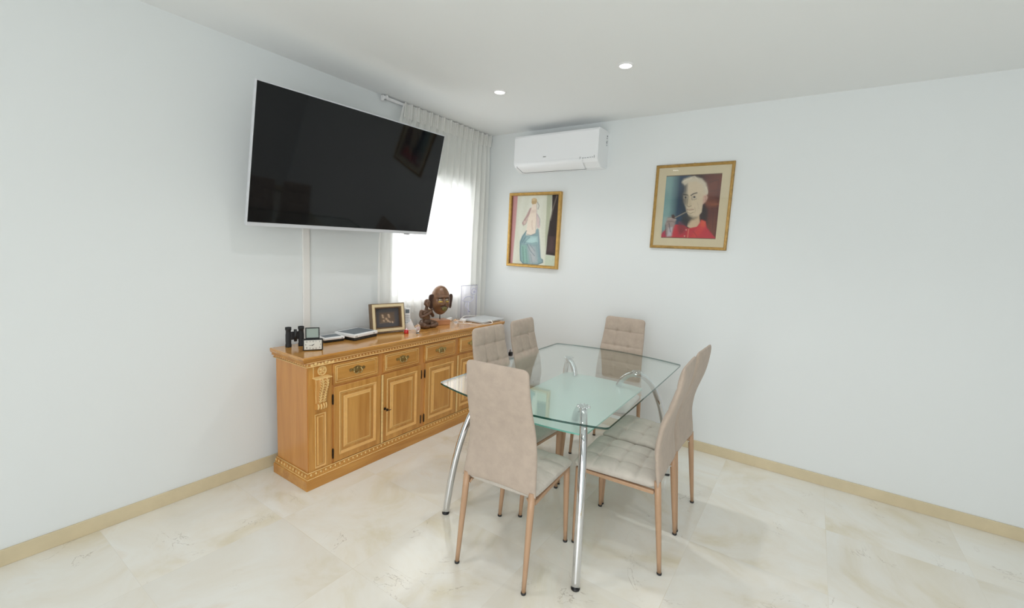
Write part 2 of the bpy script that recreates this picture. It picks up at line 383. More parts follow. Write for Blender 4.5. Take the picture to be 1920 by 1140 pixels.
# stitched header tape
hb = MB()
vs2 = []; fs2 = []; nu = 420
for k in range(2):
    for i in range(nu+1):
        u = i/nu; y = -1.13+1.095*u; ph = u*2*pi*15+.9*sin(u*7)+.5*sin(u*19+1)
        vs2.append((.052+.013*(1-2*abs(sin(ph*.5))**.6)+.006*sin(ph*5)+.0035-.05, y+.62+(.014 if k == 0 else 0)*(1-abs(sin(ph*.5))), (2.562 if k == 0 else 2.45)+.004*sin(ph)-H))
for i in range(nu): fs2.append([i, i+1, nu+2+i, nu+1+i])
hb.add(vs2, fs2, VOILE, True); hb.build('header_tape', cu, fixn=False)
MB().box((-.036, -.69, -.030), (-.016, .585, -.010), WHITEP, .003).box((-.05, -.675, -.03), (.0, -.66, -.005), WHITEP, .002).box((-.05, .52, -.03), (0, .535, -.005), WHITEP, .002)\
    .box((-.038, -.70, -.046), (-.014, -.685, -.008), WHITEP, .003).build('curtain_rail', cu)

# ------------------------------------------------------------------ cable duct
o = MB().box((0, -1.932, .075), (.014, -1.884, 1.9), CREAMP, .003).build('cable_duct')
tag(o, 'narrow white vertical cable duct on the wall under the television', 'cable duct')

# ------------------------------------------------------------------ television
TVH = .76; TVW = TVH*1.755
def tv_axes(yaw, tilt, roll):
    r = Vector((-sin(yaw), cos(yaw), 0)); n = Vector((cos(yaw), sin(yaw), 0)); u = Vector((0, 0, 1))
    u2 = u*cos(tilt)+n*sin(tilt); n2 = n*cos(tilt)-u*sin(tilt)
    return r*cos(roll)+u2*sin(roll), u2*cos(roll)-r*sin(roll), n2
tr_, tu_, tn_ = tv_axes(radians(-1.67), radians(14.21), radians(.95))
TR = Vector((.401, -1.038, 2.298)); ctr = TR-tr_*TVW/2-tu_*TVH/2
Mtv = Matrix((( tr_.x, tu_.x, tn_.x, ctr.x), (tr_.y, tu_.y, tn_.y, ctr.y), (tr_.z, tu_.z, tn_.z, ctr.z), (0, 0, 0, 1)))
tv = empty('television', None, 'large black flat television with silver edge tilted down on a wall bracket', 'television', M=Mtv)
a, b = TVW/2, TVH/2
MB().box((-a, -b, -.022), (a, b, 0), SILVER, .003).build('housing', tv)
MB().box((-a+.006, -b+.023, -.002), (a-.006, b-.007, .0022), SCREEN, .0008).build('screen', tv)
MB().box((-a*.7, -b*.75, -.05), (a*.7, b*.45, -.0225), TVBACK, .012).build('rear_housing', tv)
MB().box((a-.22, -b-.006, -.014), (a-.17, -b+.001, -.002), TVBACK, .002).build('infrared_sensor', tv)
# bracket in world space
Minv = Mtv.inverted(); br = MB()
cw = Mtv @ Vector((0, -.05, -.05))
br.box((0, cw.y-.12, cw.z-.14), (.022, cw.y+.12, cw.z+.14), BLACKP, .004)
br.tube([(.015, cw.y-.06, cw.z), (.10, cw.y+.05, cw.z), tuple(cw+Vector((.008, 0, 0)))], .016, BLACKP, 10)
br.tube([(.015, cw.y+.06, cw.z-.06), (.10, cw.y-.05, cw.z-.06), tuple(cw+Vector((.0, 0, -.06)))], .016, BLACKP, 10)
for q in range(len(br.v)): br.v[q] = Minv @ br.v[q]
br.build('wall_bracket', tv)

# ------------------------------------------------------------------ air conditioner
ac = empty('air_conditioner', (.858, 0, 2.19), 'white wall-mounted air conditioner above the draped-figure painting', 'air conditioner')
X0, X1 = -.405, .405
def ac_prof():
    p = [(0, .0), (0, .285), (-.03, .292), (-.17, .290), (-.192, .284), (-.2, .268), (-.2, .06), (-.197, .045), (-.18, .022), (-.12, -.012), (-.06, -.018), (-.012, -.006)]
    return p
pr = ac_prof(); mb = MB()
n = len(pr); steps = [X0, X0+.006, X1-.006, X1]
vs = []
for k, x in enumerate(steps):
    f = .985 if k in (0, 3) else 1.
    for y, z in pr: vs.append((x, -.0+(y)*f if y < -.001 else y, .137+(z-.137)*f))
fs = [[k*n+i, k*n+(i+1) % n, (k+1)*n+(i+1) % n, (k+1)*n+i] for k in range(3) for i in range(n)]
fs.append(list(range(n))); fs.append([3*n+i for i in range(n)][::-1])
mb.add(vs, fs, ACW, False); body = mb.build('body', ac)
# air flap : curved plate along the lower front
fl = MB(); pts = [(-.2005, .055), (-.1985, .04), (-.182, .0195), (-.125, -.0155), (-.1, -.0175)]
vs = []
for x in (X0+.03, X1-.135):
    for y, z in pts: vs.append((x, y-.0012, z-.0010))
m_ = len(pts); fl.add(vs, [[i, i+1, m_+i+1, m_+i] for i in range(m_-1)], ACW, True)
fl.build('air_flap', ac, fixn=False)
gp = MB().tube([(X0+.03, -.2, .05), (X0+.034, -.186, .018), (X0+.055, -.128, -.0165), (X0+.08, -.115, -.019), (X1-.13, -.115, -.019)], .0016, ACD, 6)
gp.build('flap_gap', ac)
# control marks, logo, energy label
MB().box((X1-.155, -.2015, .047), (X1-.151, -.199, .066), ACG).box((X1-.03, -.2015, .05), (X1-.026, -.199, .07), ACG)\
    .box((X1-.135, -.2012, .052), (X1-.12, -.199, .056), ACG).box((X1-.112, -.2012, .052), (X1-.1, -.199, .056), ACG).box((X1-.092, -.2012, .053), (X1-.076, -.199, .057), ACG)\
    .box((X1-.068, -.2012, .054), (X1-.056, -.199, .058), ACG).box((X1-.048, -.2012, .054), (X1-.038, -.199, .058), ACG).build('control_marks', ac)
MB().tube([(-.1, -.201, .088), (-.094, -.201, .094), (-.089, -.201, .089), (-.083, -.201, .094), (-.078, -.201, .089), (-.072, -.201, .094)], .0022, ACG, 6).box((-.099, -.2015, .0865), (-.073, -.1995, .0885), ACG).build('logo', ac)
lb = MB()
for q, (zz, hh, yy, ww) in enumerate(((.243, .012, -.033, .02), (.225, .012, -.036, .014), (.207, .008, -.032, .014), (.19, .016, -.037, .02), (.172, .012, -.034, .013))):
    lb.box((X1-.0012, yy-ww/2, zz), (X1+.0006, yy+ww/2, zz+hh), ACG, .0004)
lb.build('side_marks', ac)

# ------------------------------------------------------------------ paint helper
def inpoly(x, y, P):
    c = False; j = len(P)-1
    for i in range(len(P)):
        xi, yi = P[i]; xj, yj = P[j]
        if (yi > y) != (yj > y) and x < (xj-xi)*(y-yi)/(yj-yi)+xi: c = not c
        j = i
    return c
def dseg(x, y, a, b):
    dx, dy = b[0]-a[0], b[1]-a[1]; L = dx*dx+dy*dy
    t = 0 if L == 0 else max(0, min(1, ((x-a[0])*dx+(y-a[1])*dy)/L))
    return math.hypot(x-a[0]-t*dx, y-a[1]-t*dy)
def dpoly(x, y, P, closed=True):
    m = 1e9
    for i in range(len(P) if closed else len(P)-1): m = min(m, dseg(x, y, P[i], P[(i+1) % len(P)]))
    return m
def paint_grid(layers, bg, nx, ny, soft):
    boxes = []
    for L in layers:
        xs = [p[0] for p in L[1]]; ys = [p[1] for p in L[1]]; w_ = L[3] if L[0] == 's' else 0
        boxes.append((min(xs)-w_-4*soft, max(xs)+w_+4*soft, min(ys)-w_-4*soft, max(ys)+w_+4*soft))
    out = []
    for j in range(ny+1):
        for i in range(nx+1):
            u, w_ = i/nx, j/ny; x, y = bg['map'](u, w_); col = list(bg['col'](u, w_))
            for L, B in zip(layers, boxes):
                if x < B[0] or x > B[1] or y < B[2] or y > B[3]: continue
                if L[0] == 'p':
                    d = dpoly(x, y, L[1]); d = -d if inpoly(x, y, L[1]) else d; sf = L[3] if len(L) > 3 else soft
                    al = 1/(1+exp(min(40, max(-40, d/sf))))
                    op = L[4] if len(L) > 4 else 1
                else:
                    d = dpoly(x, y, L[1], False)-L[3]/2; al = 1/(1+exp(min(40, max(-40, d/soft)))); op = L[4] if len(L) > 4 else 1
                al *= op; c = L[2]
                for k in range(3): col[k] = col[k]*(1-al)+c[k]*al
            out.append(col)
    return out
def art_plane(name, parent, w_, h_, cols, nx, ny, y):
    vs = [((i/nx-.5)*w_, y, (.5-j/ny)*h_) for j in range(ny+1) for i in range(nx+1)]
    fs = [[j*(nx+1)+i, (j+1)*(nx+1)+i, (j+1)*(nx+1)+i+1, j*(nx+1)+i+1] for j in range(ny) for i in range(nx)]
    o = MB().add(vs, fs, ART).build(name, parent, fixn=False)
    at = o.data.color_attributes.new('Col', 'FLOAT_COLOR', 'POINT')
    buf = []
    for c in cols: buf += [max(0, c[0]), max(0, c[1]), max(0, c[2]), 1]
    at.data.foreach_set('color', buf)
    return o
def frame_mesh(name, parent, w_, h_, prof, back=True):
    "prof: list of (inset, -y, mat); frame faces -y, centred on origin in x,z"
    mb = MB().rings((-w_/2, w_/2, -h_/2, h_/2), prof, lambda a, b, h: (a, -h, b), cap=False)
    return mb.build(name, parent)

# painting 1 : draped figure
W1, H1 = .557, .690
p1 = empty('painting', (.5865, 0, 1.665), 'gold-framed painting of a draped bare-backed figure under the air conditioner', 'painting')
frame_mesh('frame', p1, W1, H1, [(0, 0, GOLD), (0, .034, GOLD), (.004, .037, GOLD), (.016, .037, GOLD), (.021, .033, GOLD_OLD), (.024, .033, GOLD), (.027, .018, GOLD_OLD), (.027, 0, GOLD_OLD)])
def P1map(u, w_):
    xl = 80-5*w_; xr = 688-26*w_; x = xl+(xr-xl)*u; yt = 112-20*u; yb = 1035+10*u
    return x, yt+(yb-yt)*w_
def P1bg(u, w_):
    n_ = .5+.5*sin(u*31+2*sin(w_*5)); a = rgb(204, 205, 188); b = rgb(218, 219, 208)
    t = min(1, max(0, .35*n_+.5*(1-abs(u-.45)*2.2))); return [a[k]*(1-t)+b[k]*t for k in range(3)]
L1 = [('p', [(60, 90), (150, 90), (138, 500), (112, 1060), (60, 1060)], rgb(186, 138, 138)),
      ('p', [(60, 90), (88, 90), (84, 1060), (60, 1060)], rgb(120, 60, 60)),
      ('p', [(535, 80), (600, 80), (580, 400), (560, 640), (535, 830), (528, 600), (532, 350)], rgb(172, 176, 152)),
      ('p', [(598, 80), (700, 80), (665, 905), (542, 892), (556, 640), (578, 430), (600, 350)], rgb(52, 42, 40)),
      ('p', [(580, 650), (650, 650), (640, 860), (560, 850)], rgb(88, 66, 68), 14, .7),
      ('s', [(655, 110), (600, 330), (585, 430)], rgb(118, 108, 98), 14, .8),
      ('p', [(540, 900), (665, 912), (662, 1050), (530, 1050)], rgb(190, 200, 180)),
      # arms
      ('s', [(335, 290), (300, 370), (245, 480)], rgb(188, 160, 154), 44),
      ('s', [(250, 455), (262, 490), (300, 400)], rgb(206, 186, 176), 20),
      ('s', [(330, 280), (295, 375), (228, 470), (240, 512), (275, 480), (300, 400)], rgb(120, 104, 100), 4, .8),
      ('s', [(415, 195), (437, 240), (425, 285)], rgb(160, 156, 152), 10),
      ('s', [(405, 360), (430, 420), (440, 520)], rgb(205, 186, 182), 40),
      ('s', [(425, 365), (455, 420), (452, 500)], rgb(130, 140, 150), 6, .8),
      # torso
      ('p', [(365, 205), (400, 205), (412, 300), (405, 360), (412, 450), (405, 620), (340, 645), (275, 640), (290, 520), (295, 420), (320, 350), (335, 290), (345, 240)], rgb(226, 212, 196)),
      ('s', [(355, 440), (352, 500), (365, 560)], rgb(204, 180, 164), 14, .6),
      ('s', [(405, 220), (410, 400), (405, 600)], rgb(170, 158, 156), 7, .7),
      ('p', [(338, 300), (395, 295), (395, 330), (335, 345)], rgb(206, 184, 172), 6, .6),
      # head
      ('p', [(340, 150), (370, 138), (404, 150), (410, 190), (395, 215), (350, 225), (336, 200)], rgb(184, 158, 118)),
      ('p', [(345, 150), (372, 142), (395, 155), (380, 175), (350, 175)], rgb(206, 184, 142), 5),
      # skirt
      ('p', [(285, 575), (230, 650), (200, 730), (204, 850), (214, 990), (250, 1030), (350, 1042), (450, 1034), (505, 1008), (512, 970), (480, 935), (462, 800), (455, 690), (432, 540), (412, 560), (402, 612), (340, 640), (280, 640)], rgb(134, 160, 164)),
      ('p', [(300, 690), (360, 655), (425, 660), (435, 720), (380, 755), (280, 750)], rgb(176, 206, 204), 12),
      ('p', [(215, 780), (290, 780), (330, 1020), (250, 1010)], rgb(138, 176, 164), 12),
      ('p', [(310, 770), (400, 800), (440, 1000), (360, 1020)], rgb(178, 182, 184), 14),
      ('s', [(285, 580), (240, 660), (215, 740), (210, 860), (222, 990), (262, 1028)], rgb(84, 112, 120), 7),
      ('s', [(275, 665), (235, 740)], rgb(90, 120, 124), 9, .8), ('s', [(330, 665), (262, 740), (350, 752), (420, 738)], rgb(96, 126, 132), 7, .8),
      ('s', [(300, 760), (345, 850), (400, 915)], rgb(100, 116, 126), 8, .8), ('s', [(340, 770), (400, 850)], rgb(110, 122, 130), 6, .8),
      ('s', [(245, 800), (262, 1010)], rgb(88, 124, 116), 8, .8), ('s', [(285, 830), (310, 1030)], rgb(100, 136, 128), 6, .8), ('s', [(350, 900), (380, 1035)], rgb(120, 132, 138), 6, .7),
      ('s', [(440, 560), (460, 780), (472, 930)], rgb(120, 140, 152), 16, .7),
      ('s', [(500, 960), (508, 1000), (440, 1036), (340, 1042), (250, 1028)], rgb(78, 92, 96), 9, .9),
      ('s', [(290, 625), (345, 642), (402, 612)], rgb(92, 112, 118), 5, .9)]
art_plane('canvas', p1, W1-.05, H1-.05, paint_grid(L1, dict(map=P1map, col=P1bg), 140, 180, 1.9), 140, 180, -.015)
MB().box((-W1/2+.01, -.012, -H1/2+.01), (W1/2-.01, 0, H1/2-.01), FRAMEBR).build('backing', p1)

# painting 2 : man with pipe
W2, H2 = .556, .634
p2 = empty('painting', (1.9625, 0, 1.865), 'gold-framed portrait of a white-haired man in red smoking a pipe', 'painting')
frame_mesh('frame', p2, W2, H2, [(0, 0, GOLD_OLD), (0, .018, GOLD_OLD), (.004, .021, GOLD_OLD), (.012, .022, GOLD_OLD), (.016, .018, GOLD), (.019, .018, GOLD_OLD), (.021, .013, GOLD), (.021, 0, GOLD_OLD)])
IW, IH = .395, .462
MB().rings((-W2/2+.02, W2/2-.02, -H2/2+.02, H2/2-.02), [(0, .006, MATBOARD), (.0, .010, MATBOARD), ((W2-.04-IW)/2-.001, .010, MATBOARD), ((W2-.04-IW)/2, .0085, MATBOARD)], lambda a, b, h: (a, -h, b*1.0), cap=False).build('mat', p2)
MB().box((-W2/2+.006, -.0075, -H2/2+.006), (W2/2-.006, 0, H2/2-.006), FRAMEBR).build('backing', p2)
MB().box((-W2/2+.02, -.0125, -H2/2+.02), (W2/2-.02, -.011, H2/2-.02), PIC_GLASS).build('glazing', p2)
MB().tube([(.0, -.004, H2/2), (.0, -.004, H2/2+.006)], .003, GOLD_OLD, 8).build('hanging_ring', p2)
def P2map(u, w_):
    yt = 272-29*u; yb = 906+6*u; y = yt+(yb-yt)*w_; xl = 280-(y-272)*.071; xr = 835-(y-243)*.094
    return xl+(xr-xl)*u, y
def mixc(a, b, t): t = min(1, max(0, t)); return [a[k]*(1-t)+b[k]*t for k in range(3)]
def P2bg(u, w_):
    l = mixc(rgb(122, 158, 156), rgb(30, 58, 84), (u-.1)/.17); l = mixc(l, rgb(140, 172, 168), .5*exp(-((u-.05)/.08)**2)*(.5+.5*sin(w_*14)))
    r = mixc(rgb(92, 42, 34), rgb(112, 56, 38), .5+.5*sin(w_*9+u*7)); r = mixc(r, rgb(136, 72, 44), exp(-((w_-.46)/.05)**2)*.8 if u > .75 else 0)
    r = mixc(rgb(44, 24, 22), r, (u-.62)/.14)
    return mixc(l, r, (u-.44)/.05)
L2 = [# light smear left
      ('p', [(255, 700), (300, 690), (290, 760), (245, 800)], rgb(160, 178, 172), 8, .8),
      ('s', [(800, 300), (790, 600), (770, 860)], rgb(80, 34, 26), 10, .7), ('s', [(735, 560), (800, 552)], rgb(150, 84, 50), 12, .7), ('s', [(740, 600), (795, 596)], rgb(70, 30, 24), 8, .8),
      ('s', [(750, 640), (745, 820)], rgb(70, 32, 26), 7, .7), ('s', [(712, 330), (800, 300)], rgb(64, 30, 26), 8, .7), ('s', [(720, 420), (815, 410)], rgb(70, 32, 26), 8, .6),
      # neck and shadow
      ('p', [(505, 690), (620, 640), (625, 760), (560, 830), (500, 790)], rgb(206, 182, 150)),
      ('p', [(445, 640), (520, 670), (560, 690), (500, 780), (470, 790), (440, 740)], rgb(40, 42, 46), 7),
      ('p', [(630, 560), (670, 545), (700, 620), (690, 760), (640, 730), (620, 700)], rgb(40, 26, 26), 8),
      # shirt
      ('p', [(225, 920), (240, 870), (300, 800), (390, 770), (470, 780), (510, 810), (600, 790), (640, 725), (680, 740), (690, 800), (780, 920)], rgb(190, 44, 58)),
      ('p', [(640, 722), (675, 738), (672, 800), (600, 905), (530, 905), (600, 800)], rgb(204, 58, 58), 5),
      ('p', [(640, 722), (678, 740), (670, 795), (630, 780)], rgb(214, 84, 56), 4),
      ('p', [(420, 740), (500, 800), (470, 860), (420, 880), (400, 800)], rgb(120, 40, 50), 8, .8),
      ('p', [(235, 905), (250, 850), (300, 830), (330, 905)], rgb(170, 50, 80), 6, .9),
      ('s', [(515, 815), (505, 905)], rgb(222, 150, 120), 5), ('s', [(560, 840), (600, 900)], rgb(150, 30, 44), 8, .7), ('s', [(690, 800), (740, 870)], rgb(160, 34, 48), 10, .6),
      ('s', [(478, 820), (480, 900)], rgb(150, 34, 56), 8, .6), ('s', [(490, 824), (490, 828)], rgb(226, 190, 170), 8), ('s', [(475, 890), (475, 894)], rgb(226, 190, 170), 8),
      # face
      ('p', [(470, 350), (520, 310), (600, 300), (660, 330), (685, 400), (690, 500), (650, 560), (640, 640), (600, 690), (560, 710), (515, 680), (490, 640), (478, 590), (455, 530), (455, 450)], rgb(212, 196, 168)),
      ('p', [(440, 340), (500, 330), (492, 430), (470, 470), (480, 560), (490, 620), (500, 670), (450, 690), (430, 600), (425, 450)], rgb(30, 46, 62), 8, .9),
      ('p', [(452, 450), (492, 445), (505, 500), (500, 560), (478, 560), (458, 520)], rgb(112, 106, 96), 7, .8),
      ('p', [(500, 660), (560, 690), (600, 690), (560, 720), (505, 700)], rgb(90, 84, 72), 7, .8),
      # hair
      ('p', [(440, 330), (460, 300), (520, 275), (570, 270), (640, 292), (680, 335), (695, 390), (698, 440), (680, 460), (665, 400), (640, 345), (580, 318), (520, 330), (470, 360)], rgb(208, 198, 176), 5),
      ('s', [(530, 280), (570, 268), (600, 300)], rgb(226, 216, 196), 5), ('s', [(455, 320), (500, 300), (540, 290)], rgb(228, 220, 200), 6), ('s', [(680, 380), (696, 420), (692, 450)], rgb(226, 214, 192), 7),
      # ear
      ('p', [(655, 470), (685, 455), (698, 485), (680, 530), (650, 555)], rgb(206, 168, 150), 4), ('s', [(668, 480), (682, 478), (676, 515)], rgb(168, 120, 104), 5, .8),
      # brows and eyes
      ('s', [(458, 455), (500, 462)], rgb(36, 34, 36), 9), ('s', [(535, 465), (560, 448), (592, 438)], rgb(40, 36, 36), 11),
      ('p', [(462, 478), (500, 476), (498, 498), (464, 498)], rgb(176, 168, 150), 3), ('p', [(545, 478), (588, 470), (590, 490), (550, 500)], rgb(196, 186, 168), 3),
      ('s', [(480, 486), (481, 487)], rgb(20, 22, 26), 20), ('s', [(567, 481), (568, 482)], rgb(20, 22, 26), 20),
      ('s', [(545, 500), (565, 512), (590, 500)], rgb(110, 100, 86), 4, .8), ('s', [(545, 478), (540, 500), (548, 515)], rgb(90, 84, 74), 4, .8),
      # nose, mouth
      ('p', [(512, 470), (525, 470), (540, 560), (530, 578), (500, 578), (494, 560), (508, 520)], rgb(200, 184, 154), 4), ('s', [(506, 470), (500, 540), (494, 570)], rgb(96, 88, 76), 6, .8),
      ('s', [(497, 575), (515, 584), (538, 574)], rgb(110, 90, 74), 5), ('s', [(494, 612), (520, 618), (560, 612)], rgb(120, 70, 60), 7, .8), ('s', [(505, 600), (550, 602)], rgb(190, 160, 136), 6, .7),
      ('s', [(500, 640), (530, 655), (560, 640)], rgb(120, 104, 84), 6, .7), ('s', [(572, 590), (580, 620), (572, 650)], rgb(170, 152, 126), 4, .7), ('s', [(600, 540), (612, 600)], rgb(190, 172, 146), 8, .5),
      # hand and pipe
      ('p', [(275, 770), (300, 700), (345, 690), (385, 720), (375, 770), (335, 900), (290, 905), (280, 840)], rgb(158, 140, 134), 4),
      ('p', [(310, 810), (350, 800), (340, 890), (300, 895)], rgb(196, 190, 196), 5), ('s', [(280, 780), (282, 880)], rgb(70, 62, 66), 8, .8), ('s', [(315, 760), (330, 850)], rgb(70, 72, 92), 8, .8),
      ('s', [(295, 745), (340, 738), (375, 748)], rgb(96, 80, 76), 5, .8), ('s', [(300, 715), (350, 708), (385, 722)], rgb(206, 184, 170), 7, .8),
      ('p', [(338, 672), (362, 665), (378, 690), (372, 712), (345, 705)], rgb(72, 44, 36), 3), ('s', [(376, 700), (440, 665), (495, 635)], rgb(170, 156, 132), 6)]
art_plane('picture', p2, IW, IH, paint_grid(L2, dict(map=P2map, col=P2bg), 180, 210, 1.7), 180, 210, -.0085)

# ------------------------------------------------------------------ sideboard
SD, SY0, SY1, SH = .4643, -2.187, -.2283, .810
sb = empty('sideboard', (.27, (SY0+SY1)/2, 0), 'long honey-coloured carved wooden sideboard with four drawers and four doors', 'sideboard')
OX, OY = .27, (SY0+SY1)/2
def SM(): return Matrix.Translation((-OX, -OY, 0))
FX = .436
XB = .088
MB().box((XB+.01, SY0+.024, .09), (FX, SY1-.024, .772), OAK_X, M=SM()).build('carcass', sb)
tp = MB().box((XB, SY0-.010, .793), (SD-.006, SY1+.004, SH), OAK_TOP, .004, M=SM())
# ogee edge under the slab on the front and both ends
og = [(.0, .793), (-.002, .786), (-.010, .779), (-.012, .774), (-.008, .768)]
loop = lambda d, z: [(XB, SY0-.008-d, z), (SD-.008+d, SY0-.008-d, z), (SD-.008+d, SY1+.002+d, z), (XB, SY1+.002+d, z)]
for (d0, z0), (d1, z1) in zip(og, og[1:]): tp.add(loop(d0, z0)+loop(d1, z1), [[0, 1, 5, 4], [1, 2, 6, 5], [2, 3, 7, 6]], OAK_H, M=SM())
tp.build('top', sb)
pl = MB().box((XB, SY0, 0), (SD, SY1, .062), OAK_H, .002, M=SM())
pl.build('plinth', sb)
# carved mouldings (front and both ends)
def carved_strip(name, z0, z1, xo, pitch, leaf):
    m = MB(); e = xo; BASE = OAK_H
    yA, yB_ = SY0+(SD-e), SY1-(SD-e)
    # sloped backing
    for s_ in (0,):
        m.add([(XB, yA-.004, z0), (e+.004, yA-.004, z0), (e+.004, yB_+.004, z0), (XB, yB_+.004, z0),
               (XB, yA+.008, z1), (e-.008, yA+.008, z1), (e-.008, yB_-.008, z1), (XB, yB_-.008, z1)],
              [[0, 1, 5, 4], [1, 2, 6, 5], [2, 3, 7, 6], [4, 5, 6, 7], [3, 2, 1, 0]], BASE, M=SM())
    zc = (z0+z1)/2; hz = (z1-z0)/2
    n_ = int((yB_-yA)/pitch)
    for i in range(n_):
        y = yA+(i+.5)*(yB_-yA)/n_
        if leaf: m.ball((e-.001, y, zc+hz*.3*(1 if i % 2 else -1)), (.0045, pitch*.42, hz*.42), LIMED if i % 2 else OAK_H, 8, M=SM())
        else: m.ball((e-.002, y, zc), (.0042, pitch*.36, hz*.55), OAK_H if i % 2 else LIMED, 8, M=SM())
    n_ = int((e-XB)/pitch)
    for i in range(n_):
        x = XB+(i+.5)*(e-XB)/n_
        for yy in (yA+.001, yB_-.001): m.ball((x, yy, zc), (pitch*.38, .0042, hz*.5), OAK_H if i % 2 else LIMED, 8, M=SM())
    m.tube([(XB, yA-.003, z0+.002), (e+.003, yA-.003, z0+.002), (e+.003, yB_+.003, z0+.002)], .0028, LIMED, 6, M=SM())
    m.tube([(XB, yA+.006, z1-.001), (e-.006, yA+.006, z1-.001), (e-.006, yB_-.006, z1-.001)], .0028, LIMED, 6, M=SM())
    m.build(name, sb)
carved_strip('base_moulding', .062, .1, .452, .016, True)
carved_strip('cornice_moulding', .748, .772, .450, .012, False)
# ornament cluster on cornice over corner
for yy, sg in ((SY0+.05, 1), (SY1-.05, -1)):
    oc = MB()
    for k in range(7): oc.ball((.449, yy+sg*k*.022, .757+.004*sin(k*1.9)), (.006, .0125, .009), LIMED, 8, M=SM())
    oc.build('cornice_carving', sb)
# drawers
def drop_handle(parent, y, z, x):
    h = MB()
    # bat-wing backplate
    out = [(-.042, .006), (-.034, .016), (-.024, .010), (-.014, .020), (0, .026), (.014, .020), (.024, .010), (.034, .016), (.042, .006), (.038, -.008), (.026, -.004), (.016, -.014), (0, -.022), (-.016, -.014), (-.026, -.004), (-.038, -.008)]
    h.prism([(x, y+a_*1.42, z+b_*.95) for a_, b_ in out], (.003, 0, 0), BRASS, M=SM())
    h.tube(smooth_path([(x+.006, y-.026, z+.006), (x+.013, y-.030, z-.010), (x+.016, y-.016, z-.022), (x+.016, y, z-.017), (x+.016, y+.016, z-.022), (x+.013, y+.030, z-.010), (x+.006, y+.026, z+.006)], 4), .0034, BRASS, 8, M=SM())
    for s_ in (-1, 1): h.ball((x+.006, y+s_*.026, z+.005), .0055, BRASS, 10, M=SM())
    h.ball((x+.004, y, z+.008), (.004, .007, .007), BRASS, 8, M=SM())
    h.build('handle', parent)
drw = [(-1.998, -1.662), (-1.617, -1.289), (-1.236, -.889), (-.845, -.515)]
for (y0, y1) in drw:
    mf = lambda a, b, h: (FX+h, a, b)
    d = MB().rings((y0, y1, .604, .737), [(0, 0, OAK_H), (0, .009, OAK_H), (.003, .011, OAK_H), (.012, .011, OAK_H), (.0135, .014, LIMED), (.016, .014, LIMED), (.018, .0085, OAK_H), (.024, .0085, OAK_H), (.0255, .011, LIMED), (.0275, .011, LIMED)], mf, cap=OAK_H, M=SM()).build('drawer', sb)
    drop_handle(d, (y0+y1)/2, .674, FX+.011)
# doors
dr = [(-1.995, -1.638, 0), (-1.626, -1.268, 1), (-1.222, -.868, 0), (-.856, -.50, 1)]
for k, (y0, y1, right) in enumerate(dr):
    mf = lambda a, b, h: (FX+h, a, b)
    d = MB().rings((y0, y1, .105, .592), [(0, 0, OAK_V), (0, .008, OAK_V), (.002, .010, OAK_V), (.038, .010, OAK_V), (.040, .0125, LIMED), (.043, .0125, BEVEL), (.054, .002, BEVEL), (.056, .002, LIMED), (.074, .002, OAK_V), (.076, .0032, LIMED), (.090, .0115, BEVEL), (.093, .0115, LIMED)], mf, cap=OAK_V, M=SM()).build('door', sb)
    if right: MB().box((FX+.0085, y0-.009, .106), (FX+.013, y0+.006, .591), LIMED, .001, M=SM()).build('closing_strip', d)
    yh = y1+.004 if right else y0-.006
    for zc in (.165, .515): MB().tube([(FX+.008, yh, zc-.026), (FX+.008, yh, zc+.026)], .005, DARKBR, 8, M=SM()).ball((FX+.008, yh, zc+.029), .0045, DARKBR, 8, M=SM()).ball((FX+.008, yh, zc-.029), .0045, DARKBR, 8, M=SM()).build('hinge', d)
    if k == 1:
        kb = MB().lathe([(.0, 0), (.010, 0), (.009, .003), (0, .004)], DARKBR, 14, M=SM() @ Matrix.Translation((FX+.010, y0+.022, .345)) @ Matrix.Rotation(pi/2, 4, 'Y'))
        kb.tube([(FX+.010, y0+.022, .345), (FX+.036, y0+.022, .344)], .0028, DARKBR, 8, M=SM()).box((FX+.034, y0+.014, .334), (FX+.037, y0+.030, .352), DARKBR, .001, M=SM())
        kb.tube([(FX+.035, y0+.022, .343), (FX+.038, y0+.04, .337), (FX+.036, y0+.055, .338)], .0026, DARKBR, 8, M=SM())
        kb.build('key', d)
